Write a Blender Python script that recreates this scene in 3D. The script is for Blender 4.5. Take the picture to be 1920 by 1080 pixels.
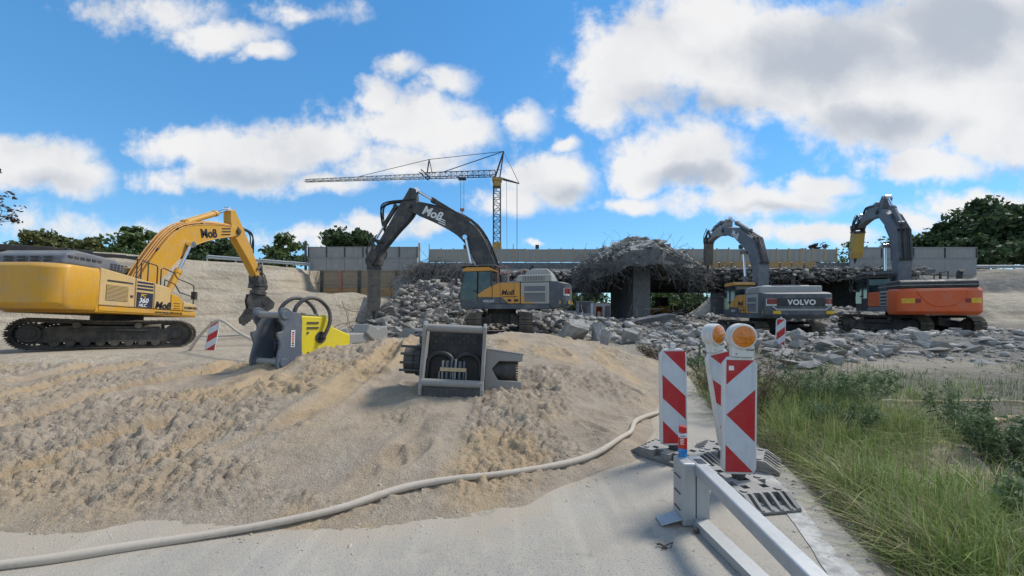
import bpy, bmesh, math, random
import numpy as np
from mathutils import Vector, Matrix

R = math.radians
rnd = random.Random(7)
for o in list(bpy.data.objects):
    bpy.data.objects.remove(o, do_unlink=True)
scene = bpy.context.scene
col = scene.collection

# ------------------------------------------------------------------ camera
cam_d = bpy.data.cameras.new('camera')
cam_d.sensor_width = 36.0
cam_d.sensor_fit = 'HORIZONTAL'
cam_d.lens = 13.69
cam_d.shift_y = 0.0208
cam_d.clip_start = 0.05
cam_d.clip_end = 6000
cam = bpy.data.objects.new('camera', cam_d)
col.objects.link(cam)
cam.location = (0, 0, 1.6)
cam.rotation_euler = (R(90), 0, 0)
scene.camera = cam

# ------------------------------------------------------------------ sky, sun, exposure
SUN_AZ, SUN_EL = 62.0, 50.0          # azimuth clockwise from +Y, elevation
world = bpy.data.worlds.new('World')
scene.world = world
world.use_nodes = True
SKY_STRENGTH = 0.10
CLOUD_WHITE = 0.445


def build_world():
    nt = world.node_tree
    nt.nodes.clear()
    N, L = nt.nodes.new, nt.links.new
    out = N('ShaderNodeOutputWorld')
    bg = N('ShaderNodeBackground')
    bg.inputs['Strength'].default_value = SKY_STRENGTH
    L(bg.outputs[0], out.inputs[0])
    sky = N('ShaderNodeTexSky')
    sky.sky_type = 'NISHITA'
    sky.sun_disc = False
    sky.sun_elevation = R(SUN_EL)
    sky.sun_rotation = R(SUN_AZ)
    sky.altitude = 50
    sky.air_density = 1.0
    sky.dust_density = 0.0
    sky.ozone_density = 2.0
    tc = N('ShaderNodeTexCoord')
    sep = N('ShaderNodeSeparateXYZ')
    L(tc.outputs['Generated'], sep.inputs[0])

    def math_(op, a, b=None, c=None, clamp=False):
        n = N('ShaderNodeMath')
        n.operation = op
        n.use_clamp = clamp
        for i, q in enumerate((a, b, c)):
            if q is None:
                continue
            if isinstance(q, (int, float)):
                n.inputs[i].default_value = q
            else:
                L(q, n.inputs[i])
        return n.outputs[0]

    def vmath(op, a, b):
        n = N('ShaderNodeVectorMath')
        n.operation = op
        for i, q in enumerate((a, b)):
            if isinstance(q, tuple):
                n.inputs[i].default_value = q
            else:
                L(q, n.inputs[i])
        return n

    # tangent-plane coordinates of the northern half of the sky (world directions)
    ydiv = math_('MAXIMUM', sep.outputs[1], 0.12)
    px = math_('DIVIDE', sep.outputs[0], ydiv)
    pz = math_('DIVIDE', sep.outputs[2], ydiv)
    comb = N('ShaderNodeCombineXYZ')
    L(px, comb.inputs[0])
    L(pz, comb.inputs[1])
    P0 = comb.outputs[0]
    # billowing distortion
    nz = N('ShaderNodeTexNoise')
    nz.inputs['Scale'].default_value = 5.5
    nz.inputs['Detail'].default_value = 7
    nz.inputs['Roughness'].default_value = 0.58
    L(P0, nz.inputs['Vector'])
    off = vmath('SUBTRACT', nz.outputs['Color'], (0.5, 0.5, 0.5))
    sc = vmath('MULTIPLY', off.outputs[0], (0.15, 0.11, 0.0))
    P = vmath('ADD', P0, sc.outputs[0]).outputs[0]

    def field(blobs):
        acc = None
        for (u, v, rx, ry, a) in blobs:
            cx, cz = (u - 960) / 730.0, (580 - v) / 730.0
            d = vmath('SUBTRACT', P, (cx, cz, 0))
            s = vmath('MULTIPLY', d.outputs[0], (730.0 / rx, 730.0 / ry, 0))
            ln = N('ShaderNodeVectorMath')
            ln.operation = 'LENGTH'
            L(s.outputs[0], ln.inputs[0])
            q = math_('MULTIPLY_ADD', ln.outputs['Value'], -a, a)
            acc = q if acc is None else math_('MAXIMUM', acc, q)
        return acc

    clouds = [
        (70, 315, 125, 58, 1), (150, 335, 70, 42, 1), (15, 285, 70, 34, 1),
        (300, 22, 130, 34, .5), (410, 62, 100, 34, .7), (490, 92, 52, 20, .7), (560, 20, 90, 18, .35),
        (330, 268, 100, 36, 1), (480, 285, 165, 58, 1), (590, 262, 110, 50, 1), (430, 330, 150, 36, 1), (610, 345, 90, 28, .8),
        (770, 225, 145, 66, 1), (712, 180, 52, 46, 1), (850, 250, 90, 55, 1), (755, 120, 42, 22, .6), (840, 145, 46, 28, .6), (760, 300, 140, 40, .8),
        (975, 225, 52, 40, .8), (1030, 335, 105, 56, 1), (960, 375, 80, 32, .9), (1058, 268, 34, 18, .7),
        (1280, 292, 130, 68, 1), (1195, 325, 80, 48, 1), (1345, 335, 80, 40, 1), (1420, 378, 190, 36, .9), (1540, 345, 75, 28, .9), (1190, 385, 90, 18, .8),
        (1180, 120, 135, 105, 1), (1130, 195, 75, 50, .9), (1330, 70, 200, 120, 1.2), (1480, 120, 240, 125, 1.4), (1680, 150, 270, 150, 1.6),
        (1850, 90, 260, 190, 1.6), (1740, 300, 130, 40, 1), (1900, 230, 190, 100, 1.2), (1400, -60, 190, 60, 1), (2150, 150, 300, 260, 1.3),
        (1530, 440, 130, 26, .9), (1830, 388, 125, 36, 1), (1720, 410, 60, 24, .8), (1950, 420, 90, 50, .9),
        (600, 440, 125, 22, .6), (700, 428, 75, 26, .8), (800, 428, 50, 18, .7), (1002, 460, 24, 7, .8), (200, 430, 200, 25, .28),
    ]
    f = field(clouds)
    # generic broken cumulus for the rest of the sky, behind and beside the view
    nb = N('ShaderNodeTexNoise')
    nb.inputs['Scale'].default_value = 2.6
    nb.inputs['Detail'].default_value = 6
    L(tc.outputs['Generated'], nb.inputs['Vector'])
    gen = math_('MULTIPLY_ADD', nb.outputs['Fac'], 5.0, -2.55)
    side = math_('MULTIPLY_ADD', sep.outputs[1], -6.0, 2.4, clamp=True)
    high = math_('MULTIPLY_ADD', sep.outputs[2], 5.0, -3.6, clamp=True)
    away = math_('MAXIMUM', side, high)
    keep = math_('SUBTRACT', 1.0, away)
    f = math_('ADD', math_('MULTIPLY', f, keep), math_('MULTIPLY', gen, away))
    # fine edge detail
    ne = N('ShaderNodeTexNoise')
    ne.inputs['Scale'].default_value = 11
    ne.inputs['Detail'].default_value = 11
    ne.inputs['Roughness'].default_value = 0.62
    L(P0, ne.inputs['Vector'])
    e = math_('MULTIPLY_ADD', ne.outputs['Fac'], 1.5, -0.64)
    f2 = math_('ADD', f, e)
    mr = N('ShaderNodeMapRange')
    mr.interpolation_type = 'SMOOTHSTEP'
    mr.inputs['From Min'].default_value = -0.10
    mr.inputs['From Max'].default_value = 0.58
    L(f2, mr.inputs['Value'])
    mask = mr.outputs[0]
    # cloud body: bright crowns, greyer thick bases
    grey = field([(1560, 110, 300, 95, 1), (1830, 40, 280, 130, 1), (1330, 190, 190, 50, .8), (1280, 330, 110, 30, .8), (1060, 360, 80, 30, .6),
                  (80, 350, 110, 30, .6), (480, 335, 170, 28, .5), (800, 300, 150, 28, .5), (1450, 395, 150, 16, .5), (1660, 230, 200, 50, .8), (1900, 330, 120, 20, .5)])
    nc = N('ShaderNodeTexNoise')
    nc.inputs['Scale'].default_value = 4.2
    nc.inputs['Detail'].default_value = 6
    L(P, nc.inputs['Vector'])
    gsum = math_('ADD', math_('MULTIPLY', math_('MAXIMUM', grey, 0.0), 0.95), math_('MULTIPLY_ADD', nc.outputs['Fac'], 1.5, -0.68))
    gr = N('ShaderNodeMapRange')
    gr.interpolation_type = 'SMOOTHSTEP'
    gr.inputs['From Min'].default_value = -0.05
    gr.inputs['From Max'].default_value = 0.85
    L(gsum, gr.inputs['Value'])
    ccol = N('ShaderNodeMix')
    ccol.data_type = 'RGBA'
    k = CLOUD_WHITE / SKY_STRENGTH
    ccol.inputs['A'].default_value = (0.95 * k, 0.94 * k, 0.93 * k, 1)
    ccol.inputs['B'].default_value = (0.52 * k, 0.56 * k, 0.63 * k, 1)
    L(gr.outputs[0], ccol.inputs['Factor'])
    mix = N('ShaderNodeMix')
    mix.data_type = 'RGBA'
    L(math_('MULTIPLY', mask, 0.96), mix.inputs['Factor'])
    hs = N('ShaderNodeHueSaturation')
    hs.inputs['Saturation'].default_value = 1.3
    hs.inputs['Value'].default_value = 0.92
    L(sky.outputs[0], hs.inputs['Color'])
    ga = N('ShaderNodeGamma')
    ga.inputs['Gamma'].default_value = 0.62
    L(hs.outputs[0], ga.inputs['Color'])
    sm = vmath('MULTIPLY', ga.outputs[0], (0.78, 1.22, 1.55))
    L(sm.outputs[0], mix.inputs['A'])
    L(ccol.outputs['Result'], mix.inputs['B'])
    L(mix.outputs['Result'], bg.inputs['Color'])


build_world()
world.cycles.sampling_method = 'MANUAL'
world.cycles.sample_map_resolution = 512

sun_d = bpy.data.lights.new('sun', 'SUN')
sun_d.energy = 1.65
sun_d.angle = R(12)
sun_d.color = (1.0, 0.95, 0.87)
sun = bpy.data.objects.new('sun', sun_d)
col.objects.link(sun)
sdir = Vector((math.sin(R(SUN_AZ)) * math.cos(R(SUN_EL)), math.cos(R(SUN_AZ)) * math.cos(R(SUN_EL)), math.sin(R(SUN_EL))))
sun.rotation_euler = sdir.to_track_quat('Z', 'Y').to_euler()
sun.location = sdir * 60

vs = scene.view_settings
vs.view_transform = 'Standard'
vs.look = 'None'
vs.exposure = 1.12
vs.gamma = 1.0
vs.use_curve_mapping = False
scene.cycles.max_bounces = 6
scene.cycles.diffuse_bounces = 3
scene.cycles.glossy_bounces = 2
scene.cycles.transmission_bounces = 4
scene.cycles.transparent_max_bounces = 6
scene.cycles.use_denoising = True

# ------------------------------------------------------------------ materials


def new_mat(name):
    m = bpy.data.materials.new(name)
    m.use_nodes = True
    b = m.node_tree.nodes['Principled BSDF']
    return m, m.node_tree, b


def mixc(nt, fac, a, b):
    n = nt.nodes.new('ShaderNodeMix')
    n.data_type = 'RGBA'
    for s, q in (('Factor', fac), ('A', a), ('B', b)):
        if isinstance(q, (int, float)):
            n.inputs[s].default_value = q
        elif isinstance(q, tuple):
            n.inputs[s].default_value = (*q, 1) if len(q) == 3 else q
        else:
            nt.links.new(q, n.inputs[s])
    return n.outputs['Result']


def noise_n(nt, scale, detail=5, rough=.55, vec=None, coord='Object', stretch=None):
    n = nt.nodes.new('ShaderNodeTexNoise')
    n.inputs['Scale'].default_value = scale
    n.inputs['Detail'].default_value = detail
    n.inputs['Roughness'].default_value = rough
    if vec is None:
        tc = nt.nodes.new('ShaderNodeTexCoord')
        vec = tc.outputs[coord]
    if stretch:
        mp = nt.nodes.new('ShaderNodeMapping')
        mp.inputs['Scale'].default_value = stretch
        nt.links.new(vec, mp.inputs['Vector'])
        vec = mp.outputs[0]
    nt.links.new(vec, n.inputs['Vector'])
    return n.outputs['Fac']


def ramp(nt, val, lo, hi, a=0.0, b=1.0):
    n = nt.nodes.new('ShaderNodeMapRange')
    n.inputs['From Min'].default_value = lo
    n.inputs['From Max'].default_value = hi
    n.inputs['To Min'].default_value = a
    n.inputs['To Max'].default_value = b
    nt.links.new(val, n.inputs['Value'])
    return n.outputs[0]


def mul(nt, a, b):
    n = nt.nodes.new('ShaderNodeMath')
    n.operation = 'MULTIPLY'
    for i, q in enumerate((a, b)):
        if isinstance(q, (int, float)):
            n.inputs[i].default_value = q
        else:
            nt.links.new(q, n.inputs[i])
    return n.outputs[0]


def bump(nt, b, val, strength, dist):
    n = nt.nodes.new('ShaderNodeBump')
    n.inputs['Strength'].default_value = strength
    n.inputs['Distance'].default_value = dist
    nt.links.new(val, n.inputs['Height'])
    nt.links.new(n.outputs[0], b.inputs['Normal'])


DUST = (0.36, 0.32, 0.26)


def paint(name, rgb, rough=.45, dust=.35, metal=0.0, dustcol=DUST, scale=2.2, top=0.35, streak=True):
    """worn machine paint: base colour, blotchy dust, dust settled on upward faces, scratches"""
    m, nt, b = new_mat(name)
    n1 = noise_n(nt, scale, 8, .65)
    f1 = ramp(nt, n1, .45, .75, 0, dust)
    c = mixc(nt, f1, rgb, dustcol)
    if streak:
        n3 = noise_n(nt, 5, 6, .6, stretch=(3.5, 3.5, .35))
        c = mixc(nt, ramp(nt, n3, .52, .78, 0, dust * .9), c, tuple(x * .55 for x in dustcol))
    if top:
        g = nt.nodes.new('ShaderNodeNewGeometry')
        s = nt.nodes.new('ShaderNodeSeparateXYZ')
        nt.links.new(g.outputs['True Normal'], s.inputs[0])
        n4 = noise_n(nt, 6, 5)
        up = mul(nt, ramp(nt, s.outputs[2], .45, .95), ramp(nt, n4, .25, .65, .4, 1))
        c = mixc(nt, mul(nt, up, top), c, dustcol)
    n2 = noise_n(nt, 38, 4)
    c = mixc(nt, ramp(nt, n2, .62, .72, 0, .28), c, tuple(x * .35 for x in rgb))
    nt.links.new(c, b.inputs['Base Color'])
    nt.links.new(ramp(nt, n1, .3, .7, rough, min(1, rough + .35)), b.inputs['Roughness'])
    b.inputs['Metallic'].default_value = metal
    bump(nt, b, n2, .15, .004)
    return m


def plain(name, rgb, rough=.6, metal=0.0, var=.25, scale=6, coord='Object'):
    m, nt, b = new_mat(name)
    n1 = noise_n(nt, scale, 5, coord=coord)
    c = mixc(nt, ramp(nt, n1, .35, .7), tuple(x * (1 - var) for x in rgb), tuple(min(1, x * (1 + var)) for x in rgb))
    nt.links.new(c, b.inputs['Base Color'])
    b.inputs['Roughness'].default_value = rough
    b.inputs['Metallic'].default_value = metal
    return m


M = {}
M['yellow'] = paint('machine_yellow', (.62, .31, .015), .38, .42)
M['yellow_faded'] = paint('faded_yellow_panel', (.60, .40, .16), .5, .45)
M['yellow_new'] = paint('breaker_yellow', (.72, .56, .01), .35, .16, top=.15)
M['breaker_ochre'] = paint('ochre_breaker', (.50, .33, .06), .5, .6)
M['slate'] = paint('slate_blue_paint', (.060, .074, .094), .38, .45)
M['slate_dusty'] = paint('dusty_slate_paint', (.125, .14, .165), .55, .6, dustcol=(.30, .29, .27), top=.7)
M['slate_dark'] = paint('dark_boom_paint', (.030, .034, .038), .42, .30)
M['volvo_orange'] = paint('orange_yellow_paint', (.60, .28, .045), .45, .28)
M['light_grey'] = paint('light_grey_paint', (.36, .36, .34), .5, .35)
M['orange'] = paint('bright_orange_paint', (.70, .105, .016), .35, .36)
M['grey_hood'] = paint('grey_hood_plastic', (.13, .14, .16), .55, .4)
M['black'] = paint('black_steel', (.026, .026, .028), .5, .25)
M['dark_steel'] = paint('dark_worn_steel', (.05, .05, .052), .5, .45, metal=.3)
M['blue_grey'] = paint('blue_grey_bracket', (.085, .105, .135), .45, .35)
M['galv'] = paint('galvanised_steel', (.42, .44, .45), .42, .22, metal=.55, top=.2)
M['steel_pale'] = paint('pale_dusty_steel', (.27, .26, .245), .6, .55)
M['steel_brown'] = paint('brown_dusty_steel', (.12, .105, .085), .6, .6, dustcol=(.30, .27, .22))
M['track'] = paint('track_steel', (.085, .075, .062), .6, .75, dustcol=(.27, .22, .16), metal=.2)
M['track_dark'] = paint('track_frame_dark', (.045, .042, .039), .65, .65, dustcol=(.24, .205, .155), top=.6)
M['chrome'] = plain('chrome_rod', (.75, .76, .78), .14, 1.0, .05)
M['hose_black'] = plain('rubber_hose', (.02, .02, .022), .5, 0, .3)
M['hose_cloth'] = paint('fire_hose_cloth', (.50, .43, .35), .85, .5, dustcol=(.45, .38, .29), scale=5)
M['white_plastic'] = paint('white_plastic', (.66, .65, .62), .5, .55, dustcol=(.45, .42, .36))
M['rubber'] = paint('recycled_rubber', (.15, .148, .14), .8, .9, dustcol=(.36, .34, .31), top=.95)
M['red_sheet'] = paint('red_reflective_sheet', (.44, .012, .018), .35, .22, dustcol=(.30, .20, .17), scale=7, top=0)
M['white_sheet'] = paint('white_reflective_sheet', (.55, .58, .63), .32, .40, dustcol=(.36, .35, .33), scale=7, top=0)
M['white_letter'] = plain('white_lettering', (.75, .75, .74), .5, 0, .08)
M['black_letter'] = plain('black_lettering', (.012, .012, .016), .5, 0, .1)
M['navy'] = plain('navy_panel', (.03, .038, .06), .4, 0, .2)
M['red_paint'] = plain('red_paint', (.55, .02, .015), .35, 0, .15)
M['lamp_red'] = plain('red_tail_lamp', (.22, .014, .012), .2, 0, .2)
M['sign_yellow'] = plain('yellow_sticker', (.75, .45, .02), .4, 0, .15)
M['pink_rail'] = paint('faded_red_rail', (.38, .14, .10), .55, .35)
M['plywood'] = paint('timber_board', (.42, .25, .10), .8, .35, scale=4, top=.1)
M['wood_brown'] = paint('weathered_boards', (.27, .21, .145), .85, .45, scale=3, top=.1)
M['wood_pale'] = paint('pale_timber', (.50, .38, .22), .8, .3, scale=4, top=.1)
M['can_blue'] = plain('blue_can_print', (.02, .22, .52), .28, 0, .45, 30)
M['galv_cyl'] = plain('can_metal', (.6, .6, .62), .25, .9, .1)
M['crane_dark'] = plain('dark_crane_steel', (.035, .045, .07), .5, 0, .3, 3)
M['crane_yellow'] = plain('yellow_crane_steel', (.42, .27, .07), .5, 0, .3, 3)
M['rope'] = plain('steel_rope', (.05, .055, .07), .5, .3, .2)
M['container'] = paint('white_container', (.60, .62, .62), .5, .3)
M['amber'], _nt, _b = new_mat('amber_lens')
_n = noise_n(_nt, 40, 2)
_nt.links.new(mixc(_nt, ramp(_nt, _n, .35, .65), (.55, .14, .006), (.72, .22, .014)), _b.inputs['Base Color'])
_b.inputs['Roughness'].default_value = .12
_b.inputs['Coat Weight'].default_value = .6
_v = _nt.nodes.new('ShaderNodeTexVoronoi')
_v.inputs['Scale'].default_value = 55
_tc = _nt.nodes.new('ShaderNodeTexCoord')
_nt.links.new(_tc.outputs['Object'], _v.inputs['Vector'])
bump(_nt, _b, _v.outputs['Distance'], .5, .01)
M['glass'], _nt, _b = new_mat('tinted_cab_glass')
_n = noise_n(_nt, 3, 6)
_nt.links.new(mixc(_nt, ramp(_nt, _n, .45, .8), (.016, .030, .034), (.07, .08, .08)), _b.inputs['Base Color'])
_b.inputs['Roughness'].default_value = .08
_b.inputs['Specular IOR Level'].default_value = .7


def concrete(name, rgb, scale=3, var=.35, bmp=.5, pitted=True):
    m, nt, b = new_mat(name)
    n1 = noise_n(nt, scale, 8, .65)
    n2 = noise_n(nt, scale * 14, 5, .6)
    c = mixc(nt, ramp(nt, n1, .3, .7), tuple(x * (1 - var) for x in rgb), tuple(x * (1 + var * .6) for x in rgb))
    c = mixc(nt, ramp(nt, n2, .5, .75, 0, .45), c, tuple(x * .55 for x in rgb))
    n3 = noise_n(nt, 1.5, 5, .6, stretch=(2.5, 2.5, .25))
    c = mixc(nt, ramp(nt, n3, .5, .75, 0, .35), c, tuple(x * .5 for x in rgb))
    nt.links.new(c, b.inputs['Base Color'])
    b.inputs['Roughness'].default_value = .9
    bump(nt, b, n2, bmp, .03)
    return m


M['concrete'] = concrete('weathered_concrete', (.27, .265, .25))
M['asphalt_old'] = concrete('old_asphalt', (.05, .046, .044))
M['concrete_mid'] = concrete('shaded_grey_concrete', (.19, .188, .182))
M['concrete_dark'] = concrete('dark_grey_concrete', (.165, .163, .16))  # darker grey tone for deck, girders, broken slab and rear pier column
M['concrete_wall'] = concrete('grey_wall_panel', (.31, .30, .29), 1.2, .14, .2)
M['fence_panel'] = concrete('beige_fence_panel', (.37, .35, .31), 1.2, .14, .2)
M['concrete_break'] = concrete('broken_concrete', (.34, .325, .30), 6, .3, .8)
M['rebar'] = plain('rusty_grey_rebar', (.125, .12, .115), .75, .2, .45, 3)
M['bark'] = plain('bark', (.10, .075, .05), .9, 0, .4, 9)

# ------------------------------------------------------------------ mesh helpers


def tag(o, label=None, cat=None, group=None, kind=None):
    if label: o['label'] = label
    if cat: o['category'] = cat
    if group: o['group'] = group
    if kind: o['kind'] = kind
    return o


def empty(name, mat=None, loc=None):
    o = bpy.data.objects.new(name, None)
    o.empty_display_size = .2
    col.objects.link(o)
    if mat is not None:
        o.matrix_world = mat
    if loc is not None:
        o.location = loc
    return o


def link(name, me, parent=None, mtx=None):
    o = bpy.data.objects.new(name, me)
    col.objects.link(o)
    if parent is not None:
        o.parent = parent
    if mtx is not None:
        o.matrix_basis = mtx
    return o


class MB:
    def __init__(self):
        self.v, self.f, self.m = [], [], []

    def add(self, verts, faces, mat=0, T=None):
        k = len(self.v)
        if T is not None:
            verts = [T @ Vector(p) for p in verts]
        self.v += [tuple(p) for p in verts]
        self.f += [tuple(i + k for i in f) for f in faces]
        self.m += [mat] * len(faces)
        return self

    def box(self, c, s, mat=0, rot=None, T=None):
        hx, hy, hz = s[0] / 2, s[1] / 2, s[2] / 2
        vs_ = [Vector((x, y, z)) for x in (-hx, hx) for y in (-hy, hy) for z in (-hz, hz)]
        if rot is not None:
            q = rot if isinstance(rot, Matrix) else Matrix.Rotation(rot, 3, 'Z')
            vs_ = [q @ p for p in vs_]
        vs_ = [p + Vector(c) for p in vs_]
        return self.add(vs_, [(0, 1, 3, 2), (4, 6, 7, 5), (0, 4, 5, 1), (2, 3, 7, 6), (0, 2, 6, 4), (1, 5, 7, 3)], mat, T)

    def bb(self, x0, x1, y0, y1, z0, z1, mat=0, T=None):
        return self.box(((x0 + x1) / 2, (y0 + y1) / 2, (z0 + z1) / 2), (abs(x1 - x0), abs(y1 - y0), abs(z1 - z0)), mat, None, T)

    def prism(self, poly, a, b, axis='y', mat=0, T=None, poly2=None):
        n = len(poly)
        p2 = poly2 or poly

        def mk(p, h):
            return {'y': (p[0], h, p[1]), 'z': (p[0], p[1], h), 'x': (h, p[0], p[1])}[axis]
        vs_ = [mk(p, a) for p in poly] + [mk(p, b) for p in p2]
        fs = [tuple(range(n)), tuple(range(2 * n - 1, n - 1, -1))]
        fs += [(i, i + n, (i + 1) % n + n, (i + 1) % n) for i in range(n)]
        return self.add(vs_, fs, mat, T)

    def tube(self, pts, r, n=6, mat=0, T=None):
        pts = [Vector(p) for p in pts]
        rs = r if isinstance(r, (list, tuple)) else [r] * len(pts)
        vs_, fs = [], []
        up = Vector((0, 0, 1))
        prev = None
        for i, p in enumerate(pts):
            d = (pts[min(i + 1, len(pts) - 1)] - pts[max(i - 1, 0)])
            if d.length < 1e-9:
                d = Vector((0, 0, 1))
            d.normalize()
            if prev is None:
                a = d.cross(up if abs(d.z) < .9 else Vector((1, 0, 0))).normalized()
            else:
                a = (prev - d * prev.dot(d))
                a = a.normalized() if a.length > 1e-6 else d.orthogonal().normalized()
            prev = a
            c = d.cross(a)
            for k in range(n):
                t = 2 * math.pi * k / n
                vs_.append(p + (a * math.cos(t) + c * math.sin(t)) * rs[i])
        for i in range(len(pts) - 1):
            for k in range(n):
                fs.append((i * n + k, i * n + (k + 1) % n, (i + 1) * n + (k + 1) % n, (i + 1) * n + k))
        fs.append(tuple(range(n - 1, -1, -1)))
        fs.append(tuple((len(pts) - 1) * n + k for k in range(n)))
        return self.add(vs_, fs, mat, T)

    def cyl(self, p, q, r, r2=None, n=16, mat=0, T=None):
        return self.tube([p, q], [r, r if r2 is None else r2], n, mat, T)

    def mesh(self, name, mats, smooth=False, fix=True):
        me = bpy.data.meshes.new(name)
        me.from_pydata(self.v, [], self.f)
        for mm in mats:
            me.materials.append(mm)
        if len(mats) > 1:
            me.polygons.foreach_set('material_index', self.m)
        if fix:
            bm = bmesh.new()
            bm.from_mesh(me)
            bmesh.ops.recalc_face_normals(bm, faces=bm.faces)
            bm.to_mesh(me)
            bm.free()
        if smooth:
            me.polygons.foreach_set('use_smooth', [True] * len(me.polygons))
            me.set_sharp_from_angle(angle=R(38))
        me.update()
        return me

    def build(self, name, mats, parent=None, bevel=0, smooth=False, mtx=None, segs=2, fix=True):
        if not isinstance(mats, (list, tuple)):
            mats = [mats]
        o = link(name, self.mesh(name, mats, smooth, fix), parent, mtx)
        if bevel:
            b = o.modifiers.new('bevel', 'BEVEL')
            b.width = bevel
            b.segments = segs
            b.limit_method = 'ANGLE'
            b.angle_limit = R(35)
            b.harden_normals = False
        return o


def frame(o, right, up):
    """matrix for flat lettering: x along right, y along up"""
    r, u = Vector(right).normalized(), Vector(up).normalized()
    n = r.cross(u)
    m = Matrix((r, u, n)).transposed().to_4x4()
    m.translation = Vector(o)
    return m


def lettering(name, s, size, mtx, mat, parent, shear=0.0, bold=.012, align='LEFT', ext=.002, spacing=1.0):
    cu = bpy.data.curves.new(name, 'FONT')
    cu.body = s
    cu.size = size
    cu.shear = shear
    cu.offset = bold * size
    cu.extrude = ext
    cu.align_x = align
    cu.space_character = spacing
    cu.resolution_u = 3
    t = bpy.data.objects.new(name, cu)
    col.objects.link(t)
    dg = bpy.context.evaluated_depsgraph_get()
    me = bpy.data.meshes.new_from_object(t.evaluated_get(dg))
    bpy.data.objects.remove(t, do_unlink=True)
    me.materials.clear()
    me.materials.append(mat)
    return link(name, me, parent, mtx)


# numpy value noise
def _hash(ix, iy, seed):
    h = (ix.astype(np.int64) * 374761393 + iy.astype(np.int64) * 668265263 + seed * 1442695041) & 0xFFFFFFFF
    h = ((h ^ (h >> 13)) * 1274126177) & 0xFFFFFFFF
    h = h ^ (h >> 16)
    return (h & 0xFFFF).astype(np.float64) / 65535.0


def vnoise(x, y, seed=0):
    x, y = np.asarray(x, float), np.asarray(y, float)
    ix, iy = np.floor(x), np.floor(y)
    fx, fy = x - ix, y - iy
    fx, fy = fx * fx * (3 - 2 * fx), fy * fy * (3 - 2 * fy)
    a, b = _hash(ix, iy, seed), _hash(ix + 1, iy, seed)
    c, d = _hash(ix, iy + 1, seed), _hash(ix + 1, iy + 1, seed)
    return (a + (b - a) * fx) * (1 - fy) + (c + (d - c) * fx) * fy


def fbm(x, y, oct=4, seed=0, gain=.5):
    s, a, t = 0, 1, 0
    for i in range(oct):
        s = s + a * (vnoise(x, y, seed + i * 17) - .5)
        t += a
        x, y = x * 2.03 + 5.1, y * 2.03 + 1.7
        a *= gain
    return s / t * 2


def sstep(a, b, t):
    t = np.clip((t - a) / (b - a), 0, 1)
    return t * t * (3 - 2 * t)

# ------------------------------------------------------------------ terrain
PLAT = 5.7                                      # level of the motorway on the embankments


def emb(x, y):
    """the two sand embankments carrying the motorway, with eroded benches"""
    w = fbm(x * .11, y * .11, 3, 3) * 1.6
    t1 = ((x + 20) * .7071 - (y - 38) * .7071) + w
    left = 1 - sstep(-10.5, -8.0, x)
    h1 = PLAT * np.clip(1 - t1 / 12.0, 0, 1) * np.where(y > 37, left, 1)
    cap = PLAT + (2.9 - PLAT) * sstep(-21.0, -18.8, x)
    h1 = np.where(y < 39.2, np.minimum(h1, cap), h1)
    t2 = (39.4 - y) + w * .5
    cut = np.where(t2 < 0, PLAT, 3.2 * np.clip(1 - (t2 - .2) / 9.0, 0, 1))
    lcut = sstep(-21, -18.5, x)
    slope = PLAT * np.clip(1 - t2 / 11.0, 0, 1)
    h2 = (slope * (1 - lcut) + cut * lcut) * left
    t3 = (38.6 - y) + w * .6
    right = sstep(33.5, 36.5, x)
    h3 = PLAT * np.clip(1 - t3 / 12.5, 0, 1) * right
    h = np.maximum(np.maximum(h1, h2), h3)
    on = np.clip(h / .6, 0, 1) * np.clip((PLAT - h) / .5, 0, 1)
    bench = h + on * .34 * np.sin(h * 3.3 + fbm(x * .2, y * .2, 2, 9) * 2.0)
    bench = bench + on * (.16 * fbm(x * 1.3, y * 1.3, 3, 19) - .22 * np.maximum(0, fbm(x * .5 + h * .2, y * .12 + h * .9, 3, 29)))
    back = 1 - sstep(66, 82, y)               # falls away far behind, out of sight
    return np.maximum(bench, 0) * back


def rubble_h(x, y):
    """heaps of broken concrete"""
    def g(cx, cy, rx, ry, h):
        return h * np.exp(-(((x - cx) / rx) ** 2 + ((y - cy) / ry) ** 2))
    h = g(-6.0, 31.0, 4.8, 3.4, 2.7) * (1 + .5 * fbm(x * .45, y * .45, 3, 88)) + g(-3.5, 27.0, 4.5, 3.0, 1.3) + g(-9.5, 27.5, 3, 3, 1.1) + g(1.5, 31.5, 4.0, 3.5, 1.9)
    h = h + g(11.5, 29.5, 6, 3.0, .55) + g(6.0, 25, 3.5, 2.5, .6) + g(18.0, 31.5, 7, 3, .7) + g(27, 31, 6, 3.5, 1.5)
    h = h + g(19.0, 17.0, 3.5, 2.2, .28) + g(25, 17.5, 3.5, 3, .40) + g(15, 16.2, 4, 1.5, .22) + g(10.5, 16.5, 3.0, 2.5, .3)
    return h


def rub_mask(x, y):
    a = sstep(-11, -8, x) * sstep(18.5, 21.5, y) * (1 - sstep(36, 40, y))
    b = sstep(3.2, 6.0, x) * sstep(9.5, 12.0, y + fbm(x * .25, y * .25, 2, 5) * 1.5) * (1 - sstep(36, 40, y))
    return np.clip(np.maximum(a, b) * (1 - np.clip(emb(x, y) / 1.0, 0, 1) * (y < 34)), 0, 1)


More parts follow.
